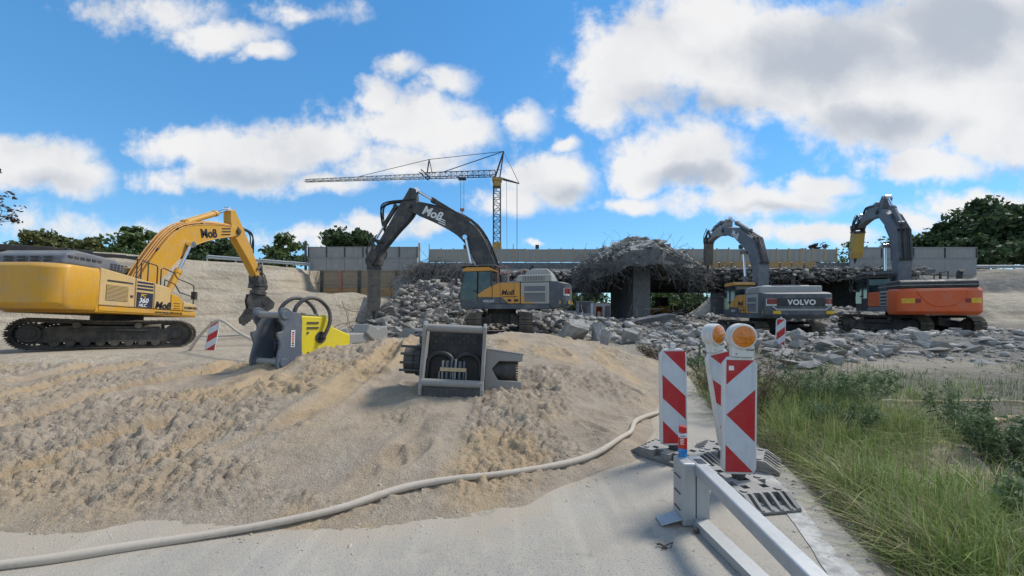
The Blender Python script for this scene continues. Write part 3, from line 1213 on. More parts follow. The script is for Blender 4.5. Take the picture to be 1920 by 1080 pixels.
def panel_wall(name, label, x0, x1, y, z0, zm, z1, pitch, posts, cat='wall'):
    root = empty(name, loc=(x0, y, z0))
    tag(root, label, cat)
    L_ = x1 - x0
    n = max(1, round(L_ / pitch))
    w = L_ / n
    for i in range(n):
        MB().bb(i * w + .012, (i + 1) * w - .012, 0, .22, 0, zm - z0).build('base_panel', M['concrete_wall'], root, .012)
        MB().bb(i * w + .05, (i + 1) * w - .05, .04, .16, zm - z0 + .02, z1 - z0).build('panel', M['concrete_wall'], root, .012)
    for i in range(n + 1):
        h = (z1 - z0) + (.10 if posts else .02)
        MB().bb(i * w - .05, i * w + .05, -.03, .19, zm - z0 + .003, h).build('post', M['dark_steel'], root, .01)
    MB().bb(-.05, L_ + .05, .0, .21, z1 - z0 + .002, z1 - z0 + .08).build('coping', M['concrete_wall'], root, .01)
    MB().bb(-.03, L_ + .03, -.05, .0, zm - z0 - .04, zm - z0 + .04).build('ledge', M['concrete_wall'], root, .01)
    return root


panel_wall('retaining_wall', 'long grey two-tier panel wall above the timber shoring', -20.2, -9.4, 38.6, 5.45, 6.72, 7.72, 1.83, True)
panel_wall('retaining_wall', 'grey two-tier panel wall behind the orange excavator', 33.2, 45.6, 38.2, 5.0, 6.6, 7.62, 3.1, False)


def build_fence():
    root = empty('site_fence', loc=(-8.4, 39.6, 6.3))
    tag(root, 'long grey panelled hoarding with thin posts along the bridge edge', 'fence')
    L_, n = 41.4, 34
    w = L_ / n
    pm = MB().bb(.03, w - .03, 0, .05, .10, 1.42).mesh('panel', [M['fence_panel']])
    sm = MB().bb(w * .48, w * .52, -.03, 0, .14, 1.34).mesh('stiffener', [M['light_grey']])
    po = MB().bb(-.05, .05, -.07, .05, -.05, 1.52).mesh('post', [M['wood_pale']])
    for i in range(n):
        a = link('panel', pm, root)
        a.location = (i * w, rnd.uniform(-.02, .02), rnd.uniform(-.02, .02))
        b = link('stiffener', sm, a)
    for i in range(n + 1):
        p = link('post', po, root)
        p.location = (i * w, 0, rnd.uniform(-.04, .06))
    for i in range(15, 32):
        MB().bb(i * w + .06, (i + 1) * w - .06, -.47, -.42, -.55, .09).build('board', M['plywood'], root)
    for i in (3, 9, 26):
        MB().bb(i * w - .18, i * w + .18, -.12, .10, 1.45, 1.85).build('lamp_box', M['dark_steel'], root, .02)
    for i in (0, 5, 7):
        MB().bb(i * w - .04, i * w + .04, -.12, -.08, 0, 1.9).build('stake', M['wood_pale'], root)
    return root


build_fence()


def post_thing(x, y, z0, h, label, mat):
    o = MB().bb(-.09, .09, -.09, .09, 0, h).box((0, -.11, h * .8), (.3, .04, .12)).build('timber_post', mat, None, .01)
    o.location = (x, y, z0)
    tag(o, label, 'post')


post_thing(-9.15, 38.45, 5.4, 2.75, 'tall pale timber post ending the long two-tier wall', M['wood_pale'])
post_thing(-20.35, 38.4, 5.45, 2.9, 'tall dark post at the outer corner of the two-tier wall', M['dark_steel'])


def build_shoring():
    root = empty('shoring_wall', loc=(-18.9, 38.9, 2.4))
    tag(root, 'steel-post shoring wall with orange-brown timber planks under the panel wall', 'wall')
    x = 0
    for i in range(6):
        p = MB()
        p.bb(-.14, .14, -.30, -.27, -.8, 3.05).bb(-.14, .14, -.04, -.01, -.8, 3.05).bb(-.015, .015, -.27, -.04, -.8, 3.05)
        o = p.build('steel_post', M['pink_rail'] if i % 2 else M['dark_steel'], root)
        o.location = (i * 1.86, 0, 0)
    for i in range(5):
        for k in range(9):
            z = -.1 + k * .35
            o = MB().bb(i * 1.86 + .03, (i + 1) * 1.86 - .03, -.20, -.10, z, z + .325).build('plank', M['plywood'] if k < 4 else M['wood_brown'], root, .008)
            o.location.y = rnd.uniform(-.015, .015)


build_shoring()


def guardrail(label, p0, p1, zf):
    p0, p1 = Vector(p0), Vector(p1)
    d = p1 - p0
    L_ = d.length
    root = empty('guardrail', Matrix.Translation(p0) @ Matrix.Rotation(math.atan2(d.y, d.x), 4, 'Z'))
    tag(root, label, 'guardrail')
    slope = 0
    prof = [(-.03, .45), (-.09, .50), (-.09, .55), (-.03, .59), (-.03, .63), (-.09, .67), (-.09, .72), (-.03, .77), (-.02, .77), (-.08, .715), (-.08, .675), (-.02, .63), (-.02, .59), (-.08, .55), (-.08, .50), (-.02, .45)]
    n = int(L_ / 4)
    for i in range(n):
        MB().prism(prof, i * 4 + .01, i * 4 + 3.99, 'x').build('rail', M['galv'], root)
    for i in range(2 * n + 1):
        MB().bb(i * 2 - .05, i * 2 + .05, -.02, .08, -.5, .74).build('post', M['galv'], root)


guardrail('galvanised guardrail along the left embankment crest beyond the crusher', (-25.6, 32.7, 5.4), (-19.6, 38.6, 5.4), 0)
guardrail('galvanised guardrail on the right embankment beside the wall end', (46.2, 38.9, 5.25), (70.5, 38.9, 5.25), 0)

# ------------------------------------------------------------------ rubble


def chunk_label(x, y, s, i):
    fl = ROCK_FLAT[i % len(ROCKS)]
    size = ('large' if s > .62 else ('middling' if s > .42 else 'smallish')) + (' flat' if fl[2] < .42 else (' long' if fl[1] < .7 else ' blocky'))
    if x > 5 and y < 20.5:
        zone = ('beside the lone faded delineator', 'before the slate excavator seen from behind', 'between the two rear-facing excavators',
                'before the left orange-excavator track', 'before the right orange-excavator track', 'beyond the orange excavator')[min(5, int(np.searchsorted([9.5, 14.5, 18.0, 21.5, 24.5], x)))]
        row = ('front edge', 'front rows', 'middle rows', 'back rows')[min(3, int(np.searchsorted([12.6, 14.5, 17], y)))]
        return '%s concrete chunk %s, %s of the rubble' % (size, zone, row)
    if x > 4:
        return '%s grey concrete chunk at the foot of the bridge %s the pier' % (size, 'left of' if x < 10 else 'right of')
    side = 'breaker side' if x < -5 else ('middle' if x < -2.2 else 'cab side')
    if y > 28:
        return '%s grey concrete chunk high on the heap, %s of it' % (size, side)
    return '%s grey concrete chunk low on the heap by the middle excavator, %s' % (size, side)


def build_rubble():
    rr = np.random.RandomState(17)

    def sample(n, x0, x1, y0, y1, smin, smax, pw, clump=.35, heap=0.0):
        x, y = rr.uniform(x0, x1, n), y0 + (y1 - y0) * rr.rand(n) ** 1.2
        w = rub_mask(x, y) * (clump + (1 - clump) * sstep(-.35, .25, fbm(x * .35, y * .35, 3, 66)))
        if heap:
            w = w * np.clip(rubble_h(x, y) / heap, .12, 1)
        for (mx, my, mr) in ((-.6, 22.8, 2.3), (13.8, 21.3, 2.7), (22.3, 22.2, 2.7)):
            w = w * (np.hypot(x - mx, y - my) > mr)
        k = rr.rand(n) < w
        x, y = x[k], y[k]
        s = smin + (smax - smin) * rr.rand(len(x)) ** pw
        z = G(x, y) + s * rr.uniform(-.05, .22, len(x))
        return list(zip(x, y, z, s))
    small = sample(8500, -11, 6, 21, 36, .10, 1.4, 5.5, .8, .5)
    small += sample(9000, -11, 6, 21, 36, .06, .22, 1.6, .9, .5)
    small += sample(7500, 4.5, 33, 10.5, 20.5, .09, .9, 4.0, .30)
    small += sample(5200, 3, 33, 20, 36, .10, 1.0, 3.6, .5)
    small.sort(key=lambda q: -q[3] / q[1])
    big = small[:290]
    rest = small[290:]
    r2 = random.Random(2)
    for i, (x, y, zz, s) in enumerate(big):
        o = link('concrete_chunk', ROCKS[i % len(ROCKS)])
        o.location = (x, y, zz)
        o.rotation_euler = (r2.uniform(-.35, .35), r2.uniform(-.35, .35), r2.uniform(0, 6.28))
        o.scale = (s, s, s)
        tag(o, chunk_label(x, y, s, i), 'rubble', 'broken concrete chunks on the rubble field')
    tag(link('rubble', scatter_mesh('rubble', [q[:3] for q in rest], [q[3] for q in rest], M['rubble'], 4)), 'field of small broken concrete rubble covering the ground', 'rubble', kind='stuff')
    # gravel-sized crumbs between the lumps on the right-hand field
    ps, ss = [], []
    for _ in range(16000):
        x, y = rr.uniform(3.5, 30), rr.uniform(9.2, 21)
        if rr.rand() < float(.8 * (x > 3.5)):
            ps.append((x, y))
            ss.append(.03 + .08 * rr.rand() ** 2)
    P = np.array(ps)
    k = rr.rand(len(P)) < rub_mask(P[:, 0], P[:, 1]) * .8 + .03
    P, S = P[k], np.array(ss)[k]
    Z = G(P[:, 0], P[:, 1])
    tag(link('gravel', scatter_mesh('gravel', np.column_stack([P, Z + .01]), S, M['rubble'], 14)), 'fine crushed concrete crumbs between the larger lumps', 'gravel', kind='stuff')
    # loose bars lying over the heaps
    rb = MB()
    for i in range(420):
        if i < 300:
            x, y = r2.gauss(-5.5, 3.0), r2.gauss(29, 2.6)
        else:
            x, y = r2.uniform(3, 16), r2.uniform(24, 32)
        wire(rb, (x, y, float(G(x, y)) + .1), (r2.gauss(0, 1), r2.gauss(0, 1), r2.uniform(.1, 1.0)), r2.uniform(1, 3.2), r2.uniform(.011, .02), .16, 8, .28, r2)
    tag(rb.build('loose_reinforcement', M['rebar'], None, fix=False), 'tangled loose reinforcing bars over the rubble heaps', 'steel bars', kind='stuff')


build_rubble()


def slab_block(name, label, x, y, s, rz, seed, tilt=(0, 0)):
    r = random.Random(seed)
    bm = bmesh.new()
    for _ in range(16):
        bm.verts.new((r.uniform(-.5, .5) * s[0], r.uniform(-.5, .5) * s[1], r.choice((-.5, .5)) * s[2] * r.uniform(.8, 1)))
    g = bmesh.ops.convex_hull(bm, input=bm.verts)
    bmesh.ops.delete(bm, geom=[e for e in g['geom_interior'] if isinstance(e, bmesh.types.BMVert)], context='VERTS')
    bmesh.ops.subdivide_edges(bm, edges=bm.edges, cuts=2, use_grid_fill=True)
    for v in bm.verts:
        v.co += Vector((r.gauss(0, 1), r.gauss(0, 1), r.gauss(0, 1))) * .018 * max(s)
    me = bpy.data.meshes.new(name)
    bm.normal_update()
    bm.to_mesh(me)
    bm.free()
    me.materials.append(M['concrete_break'])
    o = link(name, me)
    o.location = (x, y, top_z(x, y) + s[2] * .32)
    o.rotation_euler = (tilt[0], tilt[1], rz)
    tag(o, label, 'concrete block')


slab_block('concrete_block', 'large flat-faced concrete block beside the dark excavator counterweight', 3.1, 19.6, (1.5, 1.1, 1.2), .4, 1, (.5, .2))
slab_block('concrete_block', 'small upright concrete block right of the large flat-faced one', 4.25, 19.2, (1.0, .8, 1.0), 1.2, 2, (.2, .4))
slab_block('concrete_block', 'pale angular concrete block in front of the bridge pier', 5.0, 16.6, (.95, .6, .75), .2, 3, (.5, 0))
slab_block('concrete_block', 'narrow grey concrete block left of the pale angular one', 3.75, 15.6, (.62, .5, .8), .9, 4, (.1, .2))
slab_block('concrete_block', 'tall pointed concrete block leaning beside the breaker tool', -9.3, 25.5, (1.3, 1.1, 2.0), .9, 6, (.15, .35))

beam = MB()
beam.prism([(-1.9, -.1), (-1.2, .1), (0, .16), (1.3, .22), (1.9, .1), (1.6, -.18), (0, -.2), (-1.5, -.25)], -.25, .25)
ob = beam.build('broken_beam', M['concrete_dark'], None, .04)
ob.location = (9.6, 26.8, .95)
ob.rotation_euler = (.2, -.1, .25)
tag(ob, 'dark broken concrete beam lying at the foot of the bridge pier', 'concrete beam')

# cut edge of the old carriageway on the left crest
m = MB()
r9 = random.Random(9)
for i in range(9):
    x, y = -37.5 + i * 1.15, 20.6 + i * 1.12
    a = R(44 + r9.uniform(-6, 6))
    m.box((x, y, 5.72 - .045 * i + r9.uniform(-.06, .06)), (1.75, 2.4, .40), 0, Matrix.Rotation(a, 3, 'Z') @ Matrix.Rotation(r9.uniform(-.08, .08), 3, 'X'))
tag(m.build('old_carriageway', M['asphalt_old'], None, .05), kind='structure')

# ------------------------------------------------------------------ tower crane far behind


def lattice(mb, p, q, w, h, n, r=.05, up=(0, 0, 1), tri=False, w2=None):
    """four-chord (or three-chord) lattice from p to q"""
    p, q = Vector(p), Vector(q)
    d = (q - p).normalized()
    u = Vector(up)
    s = d.cross(u).normalized()
    u = s.cross(d).normalized()
    w2 = w if w2 is None else w2

    def ring(t):
        ww = w + (w2 - w) * t
        hh = h * (ww / w)
        c = p.lerp(q, t)
        if tri:
            return [c - s * ww / 2, c + s * ww / 2, c + u * hh]
        return [c - s * ww / 2 - u * hh / 2, c + s * ww / 2 - u * hh / 2, c + s * ww / 2 + u * hh / 2, c - s * ww / 2 + u * hh / 2]
    rings = [ring(i / n) for i in range(n + 1)]
    k = len(rings[0])
    for j in range(k):
        mb.tube([g[j] for g in rings], r * 1.4, 4)
    for i in range(n):
        for j in range(k):
            a, b = rings[i], rings[i + 1]
            j2 = (j + 1) % k
            mb.tube([a[j], a[j2]], r * .8, 3)
            mb.tube([a[j] if i % 2 else a[j2], b[j2] if i % 2 else b[j]], r * .8, 3)


def build_crane():
    Y = 70.0
    root = empty('tower_crane', loc=(-2.7, Y, 0))
    tag(root, 'slim tower crane with a long lattice jib reaching over the site', 'crane')
    m = MB()
    lattice(m, (0, 0, 0), (0, 0, 24.6), 1.25, 1.25, 24, .07, up=(0, 1, 0))
    m.build('mast', M['crane_dark'], root)
    m = MB()
    m.bb(-.85, .85, -.85, .85, 24.6, 25.1).bb(-.7, .7, -.7, .7, 23.6, 24.6)
    m.build('slewing_ring', M['crane_yellow'], root, .04)
    MB().bb(-.8, .8, -.8, .8, 11.0, 13.6).build('climbing_frame', M['crane_yellow'], root, .05)
    jd = Vector((-36.6, 4.5, .4))
    a = Vector((-.3, 0, 25.6))
    m = MB()
    lattice(m, a, a + jd * .36, 1.1, 1.0, 13, .055, tri=True)
    m.build('jib', M['crane_dark'], root)
    m = MB()
    lattice(m, a + jd * .365, a + jd, 1.0, .8, 26, .05, tri=True, w2=.55)
    m.build('jib', M['steel_pale'], root)
    m = MB()
    lattice(m, a + jd * .34, a + jd * .375 + Vector((0, 0, 1.2)), 1.1, .6, 3, .06)
    m.build('jib_hinge', M['crane_dark'], root)
    head = Vector((1.2, 0, 30.0))
    m = MB()
    m.tube([(-.4, -.4, 25.2), head], .13, 5).tube([(-.4, .4, 25.2), head], .13, 5).tube([(.5, 0, 25.2), head], .12, 5)
    for t in (.3, .6):
        m.tube([Vector((-.4, -.4, 25.2)).lerp(head, t), Vector((.5, 0, 25.2)).lerp(head, t)], .06, 4)
    m.build('tower_head', M['crane_dark'], root)
    m = MB()
    m.tube([(.3, -.5, 25.2), (4.0, 0, 24.2)], .12, 5).tube([(.3, .5, 25.2), (4.0, 0, 24.2)], .12, 5)
    m.build('counter_jib', M['crane_dark'], root)
    p_mid = a + jd * .345
    strut = p_mid + Vector((.4, 0, 3.4))
    m = MB()
    m.tube([p_mid + Vector((0, 0, .7)), strut], .13, 5).tube([p_mid + Vector((1.0, 0, .7)), strut], .08, 5)
    m.build('jib_strut', M['crane_dark'], root)
    m = MB()
    m.tube([head, strut], .055, 4).tube([strut, a + jd * .70 + Vector((0, 0, .7))], .055, 4)
    m.tube([head, a + jd * .27 + Vector((0, 0, .9))], .08, 4)
    m.tube([head, (4.0, 0, 24.2)], .06, 4)
    m.tube([(3.6, 0, 24.2), (3.6, 0, 1)], .05, 4)
    m.tube([(1.7, 0, 25), (1.9, 0, 1)], .03, 4)
    m.build('stay_rope', M['rope'], root)
    t = a + jd * .165
    m = MB()
    m.box(t + Vector((0, 0, -.35)), (1.4, 1.0, .3))
    m.build('trolley', M['crane_dark'], root)
    m = MB()
    m.tube([t + Vector((-.3, 0, -.4)), t + Vector((-.3, 0, -5.8))], .03, 4).tube([t + Vector((.3, 0, -.4)), t + Vector((.3, 0, -5.8))], .03, 4)
    m.build('hoist_rope', M['rope'], root)
    m = MB()
    m.box(t + Vector((0, 0, -6.0)), (.75, .4, .5)).tube([t + Vector((0, 0, -6.2)), t + Vector((0, 0, -6.9)), t + Vector((.25, 0, -7.1)), t + Vector((.3, 0, -6.8))], .07, 5)
    m.build('hook_block', M['pink_rail'], root)


build_crane()

# ------------------------------------------------------------------ trees


def leaf_mat(name, c1, c2, c3):
    m, nt, b = new_mat(name)
    g = nt.nodes.new('ShaderNodeNewGeometry')
    r = nt.nodes.new('ShaderNodeValToRGB')
    r.color_ramp.elements[0].color = (*c1, 1)
    r.color_ramp.elements[1].color = (*c3, 1)
    e = r.color_ramp.elements.new(.55)
    e.color = (*c2, 1)
    nt.links.new(g.outputs['Random Per Island'], r.inputs[0])
    nt.links.new(r.outputs[0], b.inputs['Base Color'])
    b.inputs['Roughness'].default_value = .6
    b.inputs['Specular IOR Level'].default_value = .25
    b.inputs['Transmission Weight'].default_value = 0
    tr = nt.nodes.new('ShaderNodeBsdfTranslucent')
    nt.links.new(r.outputs[0], tr.inputs[0])
    mx = nt.nodes.new('ShaderNodeMixShader')
    mx.inputs[0].default_value = .28
    out = [n for n in nt.nodes if n.type == 'OUTPUT_MATERIAL'][0]
    nt.links.new(b.outputs[0], mx.inputs[1])
    nt.links.new(tr.outputs[0], mx.inputs[2])
    nt.links.new(mx.outputs[0], out.inputs[0])
    return m


M['leaf'] = leaf_mat('green_foliage', (.055, .09, .03), (.10, .15, .048), (.17, .21, .075))
M['leaf_dark'] = leaf_mat('dark_foliage', (.032, .058, .028), (.062, .10, .042), (.11, .155, .065))
M['leaf_olive'] = leaf_mat('olive_foliage', (.07, .09, .03), (.12, .135, .045), (.19, .18, .075))
M['leaf_rust'] = leaf_mat('rust_foliage', (.05, .035, .02), (.10, .06, .04), (.15, .08, .05))


def leaf_quads(P, S, name, mat, seed, drop=.35, long=1.6):
    """leaf-sized faces at the points P with sizes S"""
    rs = np.random.RandomState(seed)
    n = len(P)
    d1 = rs.randn(n, 3)
    d1[:, 2] -= drop
    d1 /= np.linalg.norm(d1, axis=1)[:, None]
    d2 = np.cross(d1, rs.randn(n, 3))
    d2 /= np.linalg.norm(d2, axis=1)[:, None] + 1e-9
    a = d1 * S[:, None] * .5 * long
    b = d2 * S[:, None] * .5
    V = np.stack([P - a, P + b * .9 - a * .1, P + a, P - b * .9 - a * .1], 1).reshape(-1, 3)
    me = bpy.data.meshes.new(name)
    me.vertices.add(n * 4)
    me.vertices.foreach_set('co', V.astype(np.float32).ravel())
    me.loops.add(n * 4)
    me.loops.foreach_set('vertex_index', np.arange(n * 4, dtype=np.int32))
    me.polygons.add(n)
    me.polygons.foreach_set('loop_start', (np.arange(n) * 4).astype(np.int32))
    me.materials.append(mat)
    me.update()
    me.validate()
    return me


def tree(label, x, y, z0, h, rx, mat, seed, n=3600, leaf=.42, sparse=0.0, trunk_h=.3, name='tree', ry=None, group='trees behind the embankments'):
    rr = random.Random(seed)
    rs = np.random.RandomState(seed)
    root = empty(name, loc=(x, y, z0))
    tag(root, label, 'tree', group)
    tb = MB()
    top = h * .82
    pts = [Vector((0, 0, -.6))]
    for i in range(1, 8):
        pts.append(Vector((rr.gauss(0, .02 * h * i / 7), rr.gauss(0, .02 * h * i / 7), top * i / 7)))
    r0 = .018 * h + .08
    tb.tube(pts, [r0 * (1 - .8 * i / 7) for i in range(8)], 7)
    clusters = []
    nl = 13
    for i in range(nl):
        t = trunk_h + (1 - trunk_h) * (i + .5) / nl
        b = pts[0].lerp(pts[-1], t * .95)
        a = i * 2.4 + rr.uniform(-.5, .5)
        ext = rx * math.sin(math.pi * min(1, .18 + .80 * (t - trunk_h) / (1 - trunk_h + .01))) ** .6
        e = b + Vector((math.cos(a) * ext * rr.uniform(.55, 1), math.sin(a) * (ry or rx) / rx * ext * rr.uniform(.55, 1), rr.uniform(.0, .16) * h))
        mid = b.lerp(e, .5) + Vector((0, 0, .02 * h))
        tb.tube([b, mid, e], [r0 * .42 * (1 - t * .5), r0 * .25, r0 * .08], 5)
        clusters += [(mid, ext * .38), (e, ext * .42)]
        for k in range(2):
            e2 = mid + Vector((rr.gauss(0, 1), rr.gauss(0, 1), rr.uniform(-.1, .9))) * ext * .42
            tb.tube([mid, e2], [r0 * .16, r0 * .05], 4)
            clusters.append((e2, ext * .32))
    clusters.append((pts[-1], rx * .38))
    tb.build('trunk', M['bark'], root, smooth=True, fix=False)
    P = []
    per = n // len(clusters)
    for c, r in clusters:
        if rr.random() < sparse:
            continue
        q = rs.randn(per, 3)
        q /= np.linalg.norm(q, axis=1)[:, None]
        q *= (rs.rand(per, 1) ** .45) * r
        q[:, 2] *= .72
        P.append(q + np.array(c))
    P = np.concatenate(P)
    P = P[P[:, 2] > .06 * h]
    S = leaf * rs.uniform(.6, 1.3, len(P))
    link('crown', leaf_quads(P, S, 'crown', mat, seed), root)
    return root


def px(u, Y):
    return (u - 960) / 730.0 * Y


Y = 58
tree('rounded pale olive tree, outermost on the left embankment skyline', px(86, Y), Y, 4.6, 9.9, 3.4, M['leaf_olive'], 1)
tree('low olive tree second from the outer end of the left skyline', px(132, Y + 3), Y + 3, 4.6, 8.9, 3.2, M['leaf_olive'], 2)
tree('small round yellowish tree standing apart behind the yellow excavator hood', px(180, Y), Y, 4.6, 8.6, 2.8, M['leaf_olive'], 3, 3000)
tree('dense green tree just behind the foot of the yellow boom', px(256, Y), Y, 4.8, 10.0, 3.6, M['leaf'], 4)
tree('short dark bush-like tree between the yellowish tree and the yellow boom', px(222, Y + 4), Y + 4, 4.6, 7.2, 2.5, M['leaf_dark'], 5, 2600)
tree('broad dark tree framed under the yellow boom', px(372, Y), Y, 4.8, 9.0, 3.9, M['leaf_dark'], 6, 4200)
tree('dark tree behind the yellow excavator stick', px(425, Y + 2), Y + 2, 4.8, 8.6, 3.2, M['leaf_dark'], 7, 3800)
tree('lone ragged green tree above the left guardrail', px(528, Y), Y, 4.6, 9.4, 3.0, M['leaf'], 8, 2400, .38, .1)
tree('wide dark tree rising behind the long two-tier wall', px(640, Y), Y, 4.8, 10.2, 3.4, M['leaf_dark'], 9, 4200)
tree('dark tree behind the wall next to the dark excavator coupler', px(684, Y + 2), Y + 2, 4.8, 9.8, 2.8, M['leaf_dark'], 10, 3600)
tree('thin reddish-leaved tree above the hoarding between the two right excavators', px(1526, 60), 60, 4.6, 8.6, 2.4, M['leaf_rust'], 11, 900, .34, .25)
tree('sparse small tree behind the ochre breaker', px(1596, 62), 62, 4.6, 8.8, 3.0, M['leaf'], 12, 1000, .34, .25)
tree('sparse tree just beside the raised boom of the orange excavator', px(1690, 60), 60, 4.8, 10.4, 3.2, M['leaf'], 13, 1700, .38, .2)
Y = 54
tree('large dark spreading tree, the tallest crown on the right skyline', px(1850, Y), Y, 4.6, 13.6, 6.0, M['leaf_dark'], 14, 9500, .44)
tree('dark tree forming the inner shoulder of the large right-hand tree', px(1768, Y + 3), Y + 3, 4.6, 10.2, 4.2, M['leaf_dark'], 15, 5200, .44)
tree('dark tree at the far right edge of the skyline', px(1925, Y + 2), Y + 2, 4.6, 12.6, 4.6, M['leaf_dark'], 16, 5200, .44)
tree('dark tree low beside the right guardrail', px(1800, Y - 4), Y - 4, 4.6, 6.6, 3.6, M['leaf_dark'], 26, 4200, .44)
tree('thin reddish tree cut by the left picture edge', -35.4, 26.0, 5.5, 6.6, 1.7, M['leaf_rust'], 17, 900, .16, .3, .3, group=None)
for i, (u, h, sd) in enumerate(((1005, 6.5, 30), (1070, 7.2, 31), (1120, 8.0, 32), (1235, 8.2, 33), (1275, 7.6, 34), (1320, 6.8, 35), (1360, 5.0, 36), (1425, 7.5, 37))):
    tree(('first', 'second', 'third', 'fourth', 'fifth', 'sixth', 'seventh', 'eighth')[i] + ' tree from the left among the far trees below the bridge deck', px(u, 96), 96 + 3 * (i % 3), 0, h, 3.8, M['leaf'] if i % 2 else M['leaf_dark'], sd, 2400, .5, 0, .2, group='trees beyond the bridge opening')

# site things beyond the bridge
def container(x, y, w, h, d, mat, label):
    root = empty('site_container', loc=(x, y, float(G(x, y))))
    tag(root, label, 'container')
    b = MB()
    n = 14
    poly = []
    for i in range(n):
        a, c = -w / 2 + w * i / n, -w / 2 + w * (i + .5) / n
        poly += [(a, -d / 2), (c, -d / 2), (c, -d / 2 + .05), (-w / 2 + w * (i + 1) / n, -d / 2 + .05)]
    poly += [(w / 2, d / 2), (-w / 2, d / 2)]
    b.prism(poly, .15, h - .1, 'z')
    b.build('body', mat, root)
    f = MB()
    for sx in (-1, 1):
        for sy in (-1, 1):
            f.bb(sx * w / 2 - .06, sx * w / 2 + .06, sy * d / 2 - .06, sy * d / 2 + .06, 0, h)
    f.bb(-w / 2, w / 2, -d / 2 - .03, d / 2 + .03, h - .1, h).bb(-w / 2, w / 2, -d / 2 - .03, d / 2 + .03, 0, .15)
    f.build('frame', M['light_grey'], root)
    MB().bb(w * .1, w * .1 + .9, -d / 2 - .07, -d / 2 - .02, .2, 2.1).build('door', M['grey_hood'], root)
    MB().bb(-w * .35, -w * .35 + 1.1, -d / 2 - .07, -d / 2 - .02, 1.1, 2.0).build('window', M['glass'], root)


container(px(1128, 74), 74, 3.6, 2.7, 2.4, M['container'], 'white site container seen through the opening left of the pier')
container(px(1096, 80), 80, 3.0, 3.1, 2.4, M['blue_grey'], 'bluish site container farther off beside the white one')


def loader(x, y):
    """yellow wheel loader parked beyond the pier"""
    root = empty('wheel_loader', loc=(x, y, float(G(x, y))))
    tag(root, 'small yellow wheel loader parked beyond the bridge pier', 'wheel loader')
    MB().prism([(-2.2, .8), (-2.3, 1.7), (-.9, 2.0), (.1, 1.7), (1.2, 1.2), (1.2, .7)], -.7, .7).build('body', M['yellow'], root, .05)
    c = MB().prism([(-.9, 1.9), (-.75, 3.1), (.25, 3.1), (.5, 1.9)], -.6, .6).build('cab', M['black'], root, .05)
    MB().prism([(-.75, 2.1), (-.65, 2.95), (.15, 2.95), (.3, 2.1)], -.62, .62).build('window', M['glass'], c)
    for sx in (-1.4, 1.1):
        for sy in (-.85, .85):
            w = MB().cyl((sx, sy - .22, .65), (sx, sy + .22, .65), .65, n=20).build('wheel', M['hose_black'], root, .06)
            MB().cyl((sx, sy - .24, .65), (sx, sy + .24, .65), .3, n=14).build('rim', M['yellow'], w)
    MB().tube([(.6, -.4, 1.7), (1.8, -.4, 1.3), (2.6, -.4, .6)], .12, 6).tube([(.6, .4, 1.7), (1.8, .4, 1.3), (2.6, .4, .6)], .12, 6).build('lift_arm', M['yellow'], root)
    MB().prism([(2.5, .2), (2.5, 1.1), (3.1, 1.2), (2.8, .7), (3.4, .15)], -1.2, 1.2).build('bucket', M['dark_steel'], root, .02)
    root.rotation_euler.z = R(20)


loader(px(1243, 52), 52)

# traffic barrier far off in orange
bo = MB()
bo.prism([(-.35, 0), (-.3, 1.2), (.3, 1.2), (.35, 0), (.2, 0), (.15, .7), (-.15, .7), (-.2, 0)], -.05, .05).bb(-.3, .3, -.06, .06, .85, 1.15)
bo = bo.build('barrier_board', M['orange'])
bo.scale = (1.6, 1.6, 1.6)
bo.location = (px(1123, 66), 66, float(G(px(1123, 66), 66)))
tag(bo, 'orange barrier board standing in front of the white container', 'barrier')

# ------------------------------------------------------------------ excavators (local axes: x ahead, y to the driver's left, z up)


def smooth_line(pts, k=6):
    """Catmull-Rom through points of any dimension"""
    P = [np.array(p, float) for p in pts]
    P = [2 * P[0] - P[1]] + P + [2 * P[-1] - P[-2]]
    out = []
    for i in range(1, len(P) - 2):
        for j in range(k):
            t = j / k
            a, b, c, d = P[i - 1], P[i], P[i + 1], P[i + 2]
            out.append(.5 * ((2 * b) + (-a + c) * t + (2 * a - 5 * b + 4 * c - d) * t * t + (-a + 3 * b - 3 * c + d) * t ** 3))
    out.append(P[-2])
    return out


def band(pts, hw, k=5):
    """outline of a tapering beam in the x-z plane; hw = half depths at the points"""
    q = smooth_line([(p[0], p[1], w) for p, w in zip(pts, hw)], k)
    L_, R_ = [], []
    for i, p in enumerate(q):
        d = q[min(i + 1, len(q) - 1)] - q[max(i - 1, 0)]
        n = np.array((-d[1], d[0]))
        n /= np.linalg.norm(n)
        L_.append((p[0] + n[0] * p[2], p[1] + n[1] * p[2]))
        R_.append((p[0] - n[0] * p[2], p[1] - n[1] * p[2]))
    return L_, R_


def shoe_mesh(w):
    mb = MB()
    mb.bb(-.095, .095, -w / 2, w / 2, 0, .025)
    for x in (-.08, -.005, .07):
        mb.prism([(x - .012, .025), (x + .012, .025), (x + .006, .058), (x - .006, .058)], -w / 2, w / 2)
    return mb.mesh('track_shoe', [M['track']])


